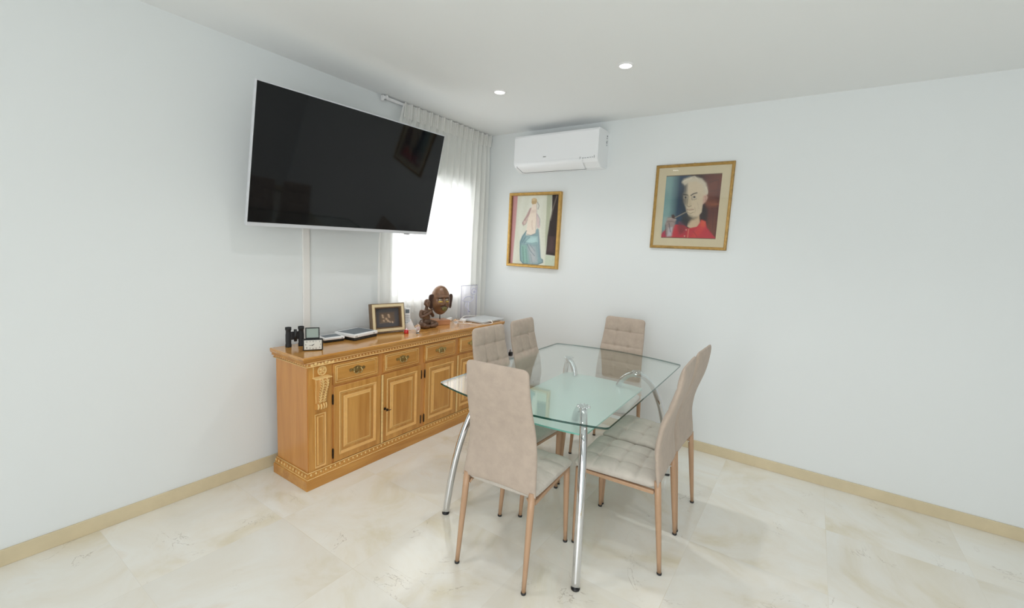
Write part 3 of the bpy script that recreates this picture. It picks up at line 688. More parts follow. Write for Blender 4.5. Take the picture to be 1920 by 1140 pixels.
# pilasters with corbel, rosette and little panel
def pilaster(yc, wd):
    p = MB().box((FX-.004, yc-wd/2, .1), (FX+.006, yc+wd/2, .745), OAK_V, .001, M=SM()).build('pilaster', sb)
    # rosette
    r = MB(); R_ = SM() @ Matrix.Translation((FX+.006, yc+.012, .712)) @ Matrix.Rotation(pi/2, 4, 'Y')
    r.lathe([(.030, 0), (.030, .003), (.027, .0055), (.024, .003), (.0, .002)], LIMED, 28, M=R_)
    for q in range(8):
        a_ = q*pi/4; r.ball((.011*cos(a_), .011*sin(a_), .003), (.008*abs(cos(a_))+.0035, .008*abs(sin(a_))+.0035, .004), LIMED if q % 2 else OAK_H, 8, M=R_)
    r.ball((0, 0, .004), .005, LIMED, 8, M=R_); r.box((FX+.006, yc-.046, .680), (FX+.009, yc-.042, .744), LIMED, M=SM())
    r.build('rosette', p)
    # corbel: S-profile, acanthus ribs
    c = MB(); vs = []; fs = []; nz, ny = 44, 30
    for j in range(nz+1):
        t = j/nz; z = .678-t*.196
        if t < .8: pj = .034*cos(t*pi*.55)+.010*sin(t*pi*3)*(.5)+.012
        else: pj = .020+.010*sin((t-.8)/.2*pi)
        hw = .0455-.014*t if t < .8 else .0345
        for i in range(ny+1):
            s_ = i/ny*2-1
            rib = 0.
            edge = (1-abs(s_)**6)
            vs.append((FX+.006+max(0.0, (pj*edge+rib*edge)), yc+.002+s_*hw-.004*t, z))
    for j in range(nz):
        for i in range(ny): a_ = j*(ny+1)+i; fs.append([a_, a_+1, a_+ny+2, a_+ny+1])
    nv_ = ny+1
    fs.append([i for i in range(nv_)]); fs.append([nz*nv_+i for i in range(nv_)][::-1])
    c.add(vs, fs, OAK_V, True, M=SM())
    def cp(t, s_, d):
        pj = .034*cos(t*pi*.55)+.010*sin(t*pi*3)*.5+.012 if t < .8 else .020+.010*sin((t-.8)/.2*pi)
        hw = .0455-.014*t if t < .8 else .0345
        return (FX+.006+pj*(1-abs(s_)**6)+d, yc+.002+s_*hw-.004*t, .678-t*.196)
    for s0, wv in ((-.92, .0), (-.42, .10), (-.30, .10), (.22, .12), (.34, .12), (.9, 0)):
        c.tube([cp(q/20*.8, s0+wv*sin(q/20*3.6), .0005) for q in range(21)], .0024, LIMED, 7, M=SM())
    for s0, sg in ((-.68, 1), (-.04, 1), (-.04, -1), (.62, -1)):   # acanthus leaflets
        for q in range(9):
            t = .05+q*.082; p_ = Vector(cp(t, s0+sg*.05, .001)); p2_ = Vector(cp(min(.79, t+.06), s0+sg*.20, .001))
            c.tube([p_, (p_+p2_)/2+Vector((.0025, 0, 0)), p2_], [.0014, .0032, .0012], LIMED, 6, M=SM())
    for s0 in (-.72, -.24, .24, .72):
        c.tube([cp(.815+q*.023, s0, .001) for q in range(8)], .0042, LIMED, 8, M=SM())
    c.box((FX+.004, yc-.05, .674), (FX+.052, yc+.05, .681), LIMED, .002, M=SM())
    c.build('corbel', p)
    MB().rings((yc-.038, yc+.034, .115, .452), [(0, .004, LIMED), (.0, .009, BEVEL), (.003, .010, LIMED), (.009, .004, BEVEL), (.014, .004, OAK_V), (.018, .010, BEVEL), (.020, .010, LIMED)], lambda a, b, h: (FX+h+.0025, a, b), cap=OAK_V, M=SM()).build('pilaster_panel', p)
pilaster(-2.083, .15); pilaster(-.37, .15)

# ------------------------------------------------------------------ chairs
FR = [(.42, -.158), (.466, -.151), (.565, -.136), (.62, -.134), (.705, -.146), (.85, -.190), (1.0, -.214)]
def back_front(z):
    # smooth interpolation through the measured profile
    pts = FR
    for i in range(len(pts)-1):
        if z <= pts[i+1][0] or i == len(pts)-2:
            p0 = pts[max(i-1, 0)]; p1_ = pts[i]; p2_ = pts[i+1]; p3 = pts[min(i+2, len(pts)-1)]
            t = (z-p1_[0])/(p2_[0]-p1_[0]); m1 = (p2_[1]-p0[1])/(p2_[0]-p0[0]+1e-9)*(p2_[0]-p1_[0]); m2 = (p3[1]-p1_[1])/(p3[0]-p1_[0]+1e-9)*(p2_[0]-p1_[0])
            return (2*t**3-3*t*t+1)*p1_[1]+(t**3-2*t*t+t)*m1+(-2*t**3+3*t*t)*p2_[1]+(t**3-t*t)*m2
def pillow(nu, nv, Pf, Tf, quilt, two_sided=True):
    vs = []; fs = []
    def e(s): return max(0., 1-abs(s)**9)**.5
    cosu = [-cos(pi*i/nu)*.35+.65*(2*i/nu-1) for i in range(nu+1)]; cosv = [-cos(pi*j/nv)*.35+.65*(2*j/nv-1) for j in range(nv+1)]
    for side in (1, -1):
        for j in range(nv+1):
            for i in range(nu+1):
                u, v = cosu[i], cosv[j]; f = e(u)*e(v); c, n_ = Pf(u, v); T = Tf(u, v)
                q = quilt(u, v) if side == 1 else 0
                vs.append(c+n_*(side*T*f+q*f))
    M_ = (nu+1)*(nv+1)
    for j in range(nv):
        for i in range(nu):
            a = j*(nu+1)+i; fs.append([a, a+1, a+nu+2, a+nu+1]); fs.append([M_+a, M_+a+nu+1, M_+a+nu+2, M_+a+1])
    return vs, fs
def quilt_fn(us, vs_, wu, wv, d):
    def q(u, v):
        du = min(abs(u-a) for a in us)*wu; dv = min(abs(v-b) for b in vs_)*wv
        seam = exp(-(du/.0045)**2)*.5+exp(-(dv/.0045)**2)*.65
        btn = exp(-((du/.013)**2+(dv/.013)**2))*1.3
        return -d*min(2.2, seam+btn)-d*.45*(exp(-(du/.022)**2)+exp(-(dv/.022)**2))
    return q
def make_chair(label):
    t = empty('dining_chair', (0, 0, 0), label, 'chair', group='dining chairs around the glass table')
    zb, zt = .436, .998
    def Pb(u, v):
        z = zb+(zt-zb)*(v+1)/2; s_ = (v+1)/2
        hw = .192-.036*min(1, s_*1.1)**.8; d = (1-v)/2*(zt-zb)
        r_ = .028
        if d < r_: hw -= r_-sqrt(max(0, r_*r_-(r_-d)**2))
        vf = back_front(z); dv = (back_front(z+.005)-back_front(z-.005))/.01
        n_ = Vector((0, 1, -dv)).normalized()
        if v < 0: z -= .012*(u*u)*(-v)   # slight dip of the lower corners
        return Vector((u*hw, vf-.0165, z)), n_
    vs, fs = pillow(66, 110, Pb, lambda u, v: .0165, quilt_fn((-.33, .33), (-.62, -.2, .22, .62), .17, .28, .0058))
    MB().add(vs, fs, FABRIC, True).build('backrest', t)
    def Ps(u, v):
        y = .043+.205*v; hw = .193+.01*v; d = (1-abs(v))*.205; r_ = .03
        if d < r_: hw -= r_-sqrt(max(0, r_*r_-(r_-d)**2))
        return Vector((u*hw, y, .424+.004*v*0)), Vector((0, 0, 1))
    vs, fs = pillow(84, 84, Ps, lambda u, v: .025+.007*(1-u*u)*(1-v*v*.5), quilt_fn((-.36, .36), (-.52, -.02, .5), .195, .205, .0085))
    MB().add(vs, fs, FABRIC_TOPLIT, True).build('seat', t)
    fr = MB()
    fr.box((-.185, -.155, .383), (-.163, .235, .401), LEGWOOD, .003).box((.163, -.155, .383), (.185, .235, .401), LEGWOOD, .003)
    fr.box((-.18, .213, .383), (.18, .235, .401), LEGWOOD, .003)
    fr.build('seat_frame', t)
    for sx in (-1, 1):
        for fy in (0, 1):
            if fy: a, b = (sx*.176, .222, .398), (sx*.197, .2134, .004)
            else: a, b = (sx*.170, -.166, .445), (sx*.178, -.2134, .004)
            a, b = Vector(a), Vector(b)
            ps = [a+(b-a)*k/6 for k in range(7)]; rs = [.0155, .0153, .0146, .0135, .0122, .0108, .0095]
            lg = MB().tube(ps, rs, LEGWOOD, 14, flat=(1, 1)).build('leg', t)
            MB().lathe([(.0, 0), (.0108, 0), (.0118, .003), (.0112, .010), (.0, .011)], BLACKP, 14, M=Matrix.Translation((b.x, b.y, 0))).build('foot_cap', lg)
            if fy: MB().ball((a.x-sx*.003, a.y-.0145, .372), .0045, STEEL, 10).build('bolt', lg)
            else: MB().ball((a.x-sx*.012, a.y+.003, .385), .0055, STEEL, 10).tube([(a.x-sx*.01, a.y+.002, .385), (a.x-sx*.026, a.y+.004, .41)], .004, LEGWOOD, 8).build('bolt', lg)
    return t
def copy_tree(o, parent=None):
    c = o.copy(); C.objects.link(c)
    if parent is not None: c.parent = parent
    for ch in [x for x in bpy.data.objects if x.parent == o and x is not c]: copy_tree(ch, c)
    return c
chairs = [(1.7034, -1.8486, 5.28, 'beige fabric dining chair at the table end nearest the viewer, smooth back showing'),
          (2.1187, -1.3852, 93.31, 'beige tufted dining chair nearest the viewer on the right side of the table'),
          (2.109, -.9789, 89.04, 'beige dining chair on the right side of the table, the one nearer the back wall'),
          (1.3717, -1.384, -91.54, 'beige tufted dining chair beside the sideboard, just behind the near-end chair'),
          (1.3557, -.9561, -87.09, 'beige tufted dining chair on the sideboard side of the table, nearer the back wall'),
          (1.6303, -.4863, 182.31, 'beige tufted dining chair at the far end of the table against the back wall')]
proto = None
for i, (x, y, r, lab) in enumerate(chairs):
    o = make_chair(lab) if i == 0 else copy_tree(proto)
    if i == 0: proto = o
    o.location = (x, y, 0); o.rotation_euler = (0, 0, radians(r)); o['label'] = lab


# ------------------------------------------------------------------ glass table
tb = empty('glass_dining_table', (1.6405, -1.1374, 0), 'glass-topped dining table on curved chrome legs with a frosted lower shelf', 'table', rz=radians(1.48))
def bowed(w_, l_, bow, sb_, r_, n=20):
    P = []
    # ends bowed in y, sides slightly bowed in x; corners softened
    def end(sgn):
        out = []
        for i in range(n+1):
            u = -1+2*i/n; out.append((u*w_*sgn*-1, sgn*(l_+bow*(1-u*u))))
        return out
    near = [(-w_+2*w_*i/n, -(l_+bow*(1-(-1+2*i/n)**2))) for i in range(n+1)]
    right = [(w_+sb_*(1-(-1+2*i/n)**2), -l_+2*l_*i/n) for i in range(1, n)]
    far = [(w_-2*w_*i/n, (l_+bow*(1-(-1+2*i/n)**2))) for i in range(n+1)]
    left = [(-w_-sb_*(1-(-1+2*i/n)**2), l_-2*l_*i/n) for i in range(1, n)]
    return near+right+far+left
def soften(P, k=1, it=1):
    # clip the four hard corners a little
    out = []
    n = len(P)
    for i in range(n):
        a, b, c = Vector(P[i-1]), Vector(P[i]), Vector(P[(i+1) % n])
        d1 = (b-a).normalized(); d2 = (c-b).normalized()
        if d1.dot(d2) < .85:
            q = .022; p_ = b-d1*q; s_ = b+d2*q
            for t in (0, .25, .5, .75, 1): out.append(tuple(p_*(1-t)**2+b*2*t*(1-t)+s_*t*t))
        else: out.append(tuple(b))
    return out
out = soften(bowed(.4788, .6954, .085, .004, 0))
MB().prism([(x, y, .7405) for x, y in out], (0, 0, .0095), GLASS_TOP, side=GLASS_EDGE).build('tabletop', tb)
out2 = soften(bowed(.285, .475, .03, .0, 0))
CXs, CYs = .018, -.035
MB().prism([(x+CXs, y+CYs, .598) for x, y in out2], (0, 0, .008), SHELF_GLASS, side=GLASS_EDGE2).build('glass_shelf', tb)
def tloc(x, y):
    dx, dy = x-1.6405, y+1.1374; a_ = -radians(1.48); return Vector((dx*cos(a_)-dy*sin(a_), dx*sin(a_)+dy*cos(a_), 0))
stars = [(1.923, -1.606), (1.395, -1.60), (1.907, -.769), (1.403, -.754)]
feet = [(2.067, -1.877), (1.237, -1.824), (2.106, -.556), (1.24, -.50)]
cen = tloc(1.66, -1.18)
arms = [(-.09, .115), (.085, .11), (-.12, .01), (.062, -.008)]
for (sx, sy), (fx, fy), (ix, iy) in zip(stars, feet, arms):
    S = tloc(sx, sy); Fp = tloc(fx, fy); D = (Fp-S); R0 = D.length; D.normalize()
    I = Vector((ix, iy, 0))
    path = [S+I+Vector((0, 0, .607)), S+I*.82+Vector((0, 0, .655)), S+I*.42+Vector((0, 0, .700)), S+Vector((0, 0, .714))]
    for r_, z in ((.22, .69), (.45, .62), (.66, .49), (.82, .33), (.93, .16), (1., .0)):
        path.append(S+D*R0*r_+Vector((0, 0, z)))
    path[-1].z = .007
    lg = MB().tube(smooth_path(path, 6), .019, CHROME, 20).build('leg', tb)
    MB().lathe([(0, 0), (.0195, 0), (.0205, .003), (.0205, .007), (.0, .007)], BLACKP, 20, M=Matrix.Translation((Fp.x, Fp.y, 0))).build('foot_cap', lg)
    cn = MB(); Mx = Matrix.Translation((S.x, S.y, .7375))
    cn.lathe([(0, -.028), (.014, -.028), (.012, -.012), (.022, -.006), (.022, 0), (0, 0)], CHROME, 20, M=Mx)
    for q in range(10):
        a_ = q*2*pi/10; cn.tube([(.008*cos(a_), .008*sin(a_), -.004), (.030*cos(a_), .030*sin(a_), -.0035), (.034*cos(a_), .034*sin(a_), -.008)], [.005, .0045, .003], CHROME, 8, M=Mx)
    cn.build('connector', lg)

# ------------------------------------------------------------------ things on the sideboard
Z = .797
items0 = set(bpy.data.objects)
# binoculars
bn = empty('binoculars', (.1, -2.043, Z), 'small black binoculars standing upright behind the alarm clock', 'binoculars', rz=radians(-8))
for s_ in (-1, 1):
    MB().lathe([(0, 0), (.0165, 0), (.0175, .003), (.0175, .018), (.0155, .022), (.0165, .04), (.0165, .075), (.015, .09), (.0145, .105), (.0175, .108), (.018, .125), (.013, .125), (.012, .118), (0, .118)], BLACKR, 24, M=Matrix.Translation((.004*s_, s_*.037, 0))).build('barrel', bn)
MB().box((-.011, -.03, .045), (.011, .03, .095), BLACKR, .006).build('bridge', bn)
MB().lathe([(0, .035), (.009, .035), (.009, .11), (0, .11)], BLACKP, 16, M=Matrix.Translation((.009, 0, 0))).build('focus_wheel', bn)
# travel alarm clock
cd = Vector((.055, .097, 0)).normalized(); ang = atan2(cd.y, cd.x)
ck = empty('alarm_clock', (.2815-.008, -2.0345+.01, Z), 'black travel alarm clock with open cover and white numbered dial', 'clock', rz=ang)
# local: +x to the right of the face, -y towards the viewer
MB().box((-.056, -.004, 0), (.056, .022, .072), BLACKP, .006, seg=3).build('case', ck)
MB().box((-.049, -.0055, .007), (.049, -.003, .065), CLOCKF, .001).build('dial', ck)
hd = MB().tube([(.0, -.0065, .036), (-.022, -.0065, .0335)], .0008, INK, 6).tube([(.0, -.0065, .036), (.007, -.0065, .042)], .0014, INK, 6).tube([(.0, -.0065, .036), (-.006, -.0065, .031)], .0013, INK, 6).ball((0, -.0065, .036), .0028, INK, 8)
hd.build('hands', ck)
def text_mesh(name, txt, size, M, mat, parent, ext=.0003):
    cu_ = bpy.data.curves.new(name, 'FONT'); cu_.body = txt; cu_.size = size; cu_.align_x = 'CENTER'; cu_.align_y = 'CENTER'; cu_.extrude = ext
    to = bpy.data.objects.new(name, cu_); C.objects.link(to)
    dg = bpy.context.evaluated_depsgraph_get(); me = bpy.data.meshes.new_from_object(to.evaluated_get(dg))
    me.transform(M); me.materials.clear(); me.materials.append(mat)
    bpy.data.objects.remove(to); return me
nums = [('12', .0, .058), ('1', .017, .058), ('2', .037, .056), ('3', .041, .037), ('4', .037, .019), ('5', .017, .014), ('6', .0, .0135), ('7', -.017, .014), ('8', -.035, .019), ('9', -.041, .037), ('10', -.037, .056), ('11', -.017, .058)]
bmn = bmesh.new()
for s_, x_, z_ in nums:
    me = text_mesh('n', s_, .0125, Matrix.Translation((x_, -.0062, z_)) @ Matrix.Rotation(pi/2, 4, 'X'), INK, ck); bmn.from_mesh(me); bpy.data.meshes.remove(me)
men = bpy.data.meshes.new('numerals'); bmn.to_mesh(men); bmn.free(); men.materials.append(INK)
no = bpy.data.objects.new('numerals', men); C.objects.link(no); no.parent = ck
Mc = Matrix.Translation((-.002, .016, .071)) @ Matrix.Rotation(radians(-14), 4, 'X')
cv = MB().rings((-.04, .04, 0, .068), [(0, .004, BLACKP), (0, -.004, BLACKP), (.002, -.005, BLACKP), (.006, -.005, BLACKP), (.007, -.003, GREYLCD)], lambda a, b, h: (a, h, b), cap=GREYLCD, M=Mc)
cv.box((-.04, .002, 0), (.04, .005, .068), BLACKP, .001, M=Mc).build('cover', ck)
# two flat cases
def flat_case(loc, rz, lx, ly, h, label, marks):
    t = empty('flat_case', loc, label, 'electronic device', rz=rz, group=None)
    MB().box((-lx/2+.004, -ly/2+.004, 0), (lx/2-.004, ly/2-.004, h*.48), BLACKP, .006, seg=3).build('lower_shell', t)
    MB().box((-lx/2, -ly/2, h*.48), (lx/2, ly/2, h), WHITEP, .006, seg=3).build('upper_shell', t)
    MB().box((-lx/2+.02, -ly/2+.016, h-.001), (lx/2-.02, ly/2-.016, h+.0012), GREYSC, .0008).build('top_panel', t)
    for a_, b_ in marks: MB().box((lx/2-.0005, a_, h*.6), (lx/2+.0008, b_, h*.82), GREYSC, .0004).build('button', t)
    return t
flat_case((.10, -1.79, Z), radians(-7), .115, .145, .034, 'smaller black and white flat case beside the alarm clock, grey panel on top', [(.05, .055)])
flat_case((.112, -1.592, Z), radians(9.5), .19, .225, .044, 'larger black and white flat case with grey top, beside the brown picture frame', [(-.104, -.1), (-.092, -.088), (.07, .076)])
# picture frame
BLp, BRp = Vector((.129, -1.463, 0)), Vector((.190, -1.195, 0)); dd = (BRp-BLp).normalized()
pf = empty('picture_frame', (*((BLp+BRp)/2).xy, Z+.008), 'brown and cream box picture frame leaning back, dark old-style group scene inside', 'picture frame', rz=atan2(dd.y, dd.x))
Mf = Matrix.Rotation(radians(-9), 4, 'X')   # leans back (+y is away from the viewer)
hw_, hh_ = .134, .218
fo = MB().rings((-hw_, hw_, 0.003, hh_), [(0, -.045, FRAMEBR), (0, -.002, FRAMEBR), (.002, 0, FRAMEBR), (.006, 0, FRAMEBR), (.007, .001, FRAMECR), (.026, 0, FRAMECR), (.033, 0, FRAMEBR), (.035, -.003, FRAMEBR), (.036, -.028, FRAMEBR)], lambda a, b, h: (a, -h, b), cap=False, M=Mf)
fo.build('frame', pf)
MB().box((-hw_+.002, .028, .005), (hw_-.002, .045, hh_-.002), FRAMEBR, M=Mf).build('backing', pf)
fL = [('p', [(-.62, -.55), (.62, -.55), (.62, .55), (-.62, .55)], rgb(104, 88, 74), .04)]
for (x_, y_, r_) in ((-.38, -.3, .05), (.12, -.3, .06), (-.08, .1, .07), (-.3, .28, .05), (.05, .32, .07), (.42, .5, .05), (.15, -.1, .05), (-.35, -.1, .05), (.2, .45, .04)):
    fL.append(('s', [(x_, y_), (x_+.03, y_+.08)], rgb(206, 180, 152), r_*2.0, .9))
fL += [('s', [(-.45, .4), (-.3, .2), (-.1, .12)], rgb(140, 116, 94), .07, .6), ('s', [(-.6, .56), (-.1, .5)], rgb(150, 132, 108), .03, .6), ('s', [(.1, -.25), (.2, .0)], rgb(150, 126, 102), .06, .6), ('s', [(0, .2), (.05, .45)], rgb(160, 132, 106), .09, .5)]
cols = paint_grid(fL, dict(map=lambda u, w_: (u*2-1, w_*2-1), col=lambda u, w_: rgb(82, 80, 82)), 110, 88, .022)
ap = art_plane('picture', pf, (hw_-.036)*2, (hh_-.078), cols, 110, 88, 0); ap.matrix_local = Mf @ Matrix.Translation((0, .0275, (hh_+.003)/2))
MB().prism([(0, .06, .003), (.02, .06, .003), (.02, .075, .15), (0, .075, .15)], (0, .004, 0), FRAMEBR).build('easel_strut', pf)
# cordless phone
ph = empty('cordless_phone', (.118, -1.105, Z), 'white cordless phone standing in its cradle behind the brown picture frame', 'phone', rz=radians(52))
MB().prism([(-.03, -.035, 0), (.055, -.035, 0), (.05, -.035, .012), (.02, -.035, .075), (-.02, -.035, .04), (-.03, -.035, .02)], (0, .07, 0), WHITEP).build('cradle', ph)
Mp = Matrix.Translation((-.008, 0, .018)) @ Matrix.Rotation(radians(-8), 4, 'X')
hs = MB().box((-.022, -.014, 0), (.022, .012, .15), WHITEP, .008, seg=3, M=Mp).tube([(.014, 0, .148), (.014, 0, .175)], .005, WHITEP, 10, M=Mp).build('handset', ph)
MB().box((-.015, -.0155, .108), (.015, -.0135, .138), GREYSC, .0006, M=Mp).build('display', hs)
kp = MB()
for i in range(3):
    for j in range(5): kp.box((-.015+i*.0115, -.0155, .03+j*.014), (-.008+i*.0115, -.0135, .037+j*.014), ACG, .0006, M=Mp)
kp.build('keypad', hs)
# red candle
rc = empty('candle', (.246, -1.24, Z), 'tiny red candle cup with white top beside the brown picture frame', 'candle')
MB().lathe([(0, 0), (.015, 0), (.0165, .003), (.0165, .026), (.014, .028), (0, .028)], REDW, 24).build('cup', rc)
MB().lathe([(0, .0281), (.010, .0285), (.008, .034), (.003, .037), (.002, .043), (0, .044)], WAX, 16).build('wick', rc)
# crystal drop in front of monk
cr = empty('crystal_ornament', (.305, -1.178, Z), 'clear rounded glass ornament in front of the praying monk figurine', 'ornament')
m_ = MB(); m_.ball((0, 0, .044), (.016, .026, .034), CRYSTAL, 10); m_.build('drop', cr)
MB().lathe([(0, 0), (.014, 0), (.013, .005), (.005, .010), (.004, .016), (0, .016)], CRYSTAL, 16).build('foot', cr)
MB().ball((0, 0, .040), (.006, .012, .016), WAX, 8).build('inner_core', cr)
# faceted crystal 2
bm = bmesh.new(); bmesh.ops.create_icosphere(bm, subdivisions=2, radius=.026); me = bpy.data.meshes.new('crystal_ball')
for v in bm.verts: v.co.z = max(v.co.z, -.021)+.021
bm.to_mesh(me); bm.free(); me.materials.append(CRYSTAL); o = bpy.data.objects.new('crystal_ball', me); C.objects.link(o); o.location = (.205, -.625, Z)
tag(o, 'clear faceted glass ball beside the wooden base of the carved head', 'ornament')

def skin_obj(name, joints, edges, mat, parent, sub=2):
    me = bpy.data.meshes.new(name); me.from_pydata([j[0] for j in joints], edges, [])
    me.materials.append(mat)
    o = bpy.data.objects.new(name, me); C.objects.link(o); o.parent = parent
    sk = o.modifiers.new('Skin', 'SKIN'); sk.use_smooth_shade = True
    if not me.skin_vertices: pass
    for i, j in enumerate(joints):
        sv = me.skin_vertices[0].data[i]; r_ = j[1]; sv.radius = r_ if isinstance(r_, tuple) else (r_, r_); sv.use_root = (i == 0)
    ss = o.modifiers.new('Sub', 'SUBSURF'); ss.levels = sub; ss.render_levels = sub
    return o
# monk figurine: kneels facing +x local
mk = empty('monk_figurine', (.15, -.94, Z+.004), 'dark bronze figurine of a shaven monk sitting with hands joined in prayer', 'figurine', rz=radians(-4))
bd = MB()
def limb(p, r): bd.tube(smooth_path(p, 4), [r[0]+(r[1]-r[0])*q/(4*(len(p)-1)) for q in range(4*(len(p)-1)+1)], BRONZE, 14); bd.ball(p[0], r[0], BRONZE, 14); bd.ball(p[-1], r[1], BRONZE, 14)
bd.ball((0, 0, .040), (.036, .046, .034), BRONZE, 20); bd.ball((.004, 0, .078), (.028, .035, .036), BRONZE, 20); bd.ball((.0, 0, .114), (.027, .042, .030), BRONZE, 20)
bd.ball((0, 0, .130), (.021, .046, .016), BRONZE, 20)
limb([(.0, 0, .135), (.006, 0, .165)], (.015, .013))
for q in (-1, 1):
    limb([(-.002, q*.046, .128), (.004, q*.058, .104), (.014, q*.060, .088)], (.017, .0135))
    limb([(.014, q*.060, .088), (.040, q*.040, .100), (.060, q*.010, .122), (.066, q*.006, .130)], (.0135, .0085))
    limb([(-.004, q*.036, .026), (.034, q*.062, .026), (.058, q*.062, .022)], (.028, .020))
    limb([(.058, q*.060, .020), (.060, q*.024, .014), (.040, q*.002, .013)], (.019, .011))
bd.ball((-.03, 0, .016), (.034, .052, .016), BRONZE, 20)
# head with face
bd.ball((.010, 0, .198), (.027, .0245, .033), BRONZE, 24); bd.ball((.018, 0, .182), (.019, .018, .020), BRONZE, 16)
bd.ball((.038, 0, .190), (.006, .0045, .009), BRONZE, 10); bd.ball((.034, 0, .176), (.005, .009, .003), BRONZE, 10); bd.ball((.033, 0, .171), (.005, .008, .003), BRONZE, 10)
for q in (-1, 1): bd.ball((.033, q*.009, .2045), (.005, .009, .0028), BRONZE, 10); bd.ball((.006, q*.0255, .192), (.007, .0035, .012), BRONZE, 12)
bo = bd.build('body', mk, fixn=False)
rm = bo.modifiers.new('Remesh', 'REMESH'); rm.mode = 'VOXEL'; rm.voxel_size = .0019; rm.use_smooth_shade = True
smo = bo.modifiers.new('Smooth', 'SMOOTH'); smo.factor = .5; smo.iterations = 3
rs_ = MB(); vs = []; n = 40
for r_, z_ in ((0, 0), (.052, 0), (.060, .005), (.056, .012), (.047, .024), (.041, .040), (.037, .054), (0, .058)):
    for j in range(n):
        a_ = 2*pi*j/n; f = 1+.05*cos(a_*9)*(1 if z_ > .004 else .4)
        vs.append((r_*cos(a_)*f*.8-.014, r_*sin(a_)*f*1.05, z_))
rs_.add(vs, [[i*n+j, i*n+(j+1) % n, (i+1)*n+(j+1) % n, (i+1)*n+j] for i in range(7) for j in range(n)], BRONZE, True); rs_.build('robe_skirt', mk)
hn = MB()
for s_ in (-1, 1):
    hn.box((.052, s_*.0005, .126), (.066, s_*.007, .146), BRONZE, .003)
    for q in range(4): hn.tube([(.0545+q*.0035, s_*.0035, .145), (.057+q*.0032, s_*.0028, .160-.001*abs(q-1.5)*2)], .0021, BRONZE, 6)
    hn.tube([(.054, s_*.004, .134), (.049, s_*.003, .145), (.050, s_*.002, .151)], .0021, BRONZE, 6)
for q in range(len(hn.v)): hn.v[q] = hn.v[q]+Vector((.009, 0, -.002))
hn.build('joined_hands', mk)
rb = MB().tube(smooth_path([(-.02, .030, .143), (.020, .028, .134), (.031, .0, .110), (.032, -.024, .085), (.01, -.036, .066)], 5), [.006]*21, BRONZEG, 10, flat=(1, .55))
rb.tube(smooth_path([(.006, .047, .135), (.0, .053, .12), (.004, .056, .104)], 4), .007, BRONZEG, 10); rb.tube(smooth_path([(.006, -.047, .135), (.0, -.053, .12), (.004, -.056, .104)], 4), .007, BRONZEG, 10)
rb.build('robe_sash', mk)

# carved head on stand: faces +x local
ch = empty('carved_head', (.12, -.742, Z), 'large carved brown wooden head with gilt eye slits on a wooden block stand', 'sculpture', rz=radians(-20))
bs = MB().box((-.055, -.07, 0), (.06, .07, .042), BASEW, .003); bs.build('base', ch)
MB().tube([(0, 0, .04), (0, 0, .115)], .0035, DARKBR, 10).build('rod', ch)
hm = MB(); n = 112; k = 81; vs = []
def G(a_, b_): return exp(-a_*a_-b_*b_)
def face_pt(x_, y_, z_):
    X_, Y_, Z_ = .072*x_, .084*y_, .126*z_
    if z_ < 0: Y_ *= 1-.07*z_*z_+.05*sin(-z_*pi); X_ *= 1-.04*z_*z_
    else: Y_ *= 1+.03*z_
    if x_ > 0.0:
        w_ = min(1, x_*2.2); yy = abs(y_)
        X_ += w_*(.016*G((yy-.33)/.34, (z_-.24-.05*(1-yy))/.06)-.015*G((yy-.36)/.22, (z_-.05)/.10)+.009*G((yy-.36)/.17, (z_-.06)/.045)
                  +.030*G(y_/(.13+.15*max(0, -z_)), (z_+.12)/.20)+.013*G((yy-.2)/.10, (z_+.24)/.07)+.012*G((yy-.5)/.2, (z_+.22)/.18)
                  +.022*G(y_/.28, (z_+.50)/.12)-.010*G(y_/.3, (z_+.51)/.022)+.010*G(y_/.3, (z_+.85)/.12)+.004*G(y_/.05, (z_-.5)/.3)
                  -.004*G((yy-.45)/.05, (z_+.35)/.16)+.003*sin(z_*60)*G(y_/.5, (z_-.42)/.10))
    return Vector((X_, Y_, Z_+.208))
for i in range(k):
    th = pi*i/(k-1)
    for j in range(n):
        a_ = 2*pi*j/n; vs.append(face_pt(sin(th)*cos(a_), sin(th)*sin(a_), -cos(th)))
def fs_pt(y_, z_, d=0):
    x_ = sqrt(max(0, 1-y_*y_-z_*z_)); return face_pt(x_, y_, z_)+Vector((d, 0, 0))
fs = [[i*n+j, i*n+(j+1) % n, (i+1)*n+(j+1) % n, (i+1)*n+j] for i in range(k-1) for j in range(n)]
hm.add(vs, fs, CARVED, True); hm.build('face', ch)
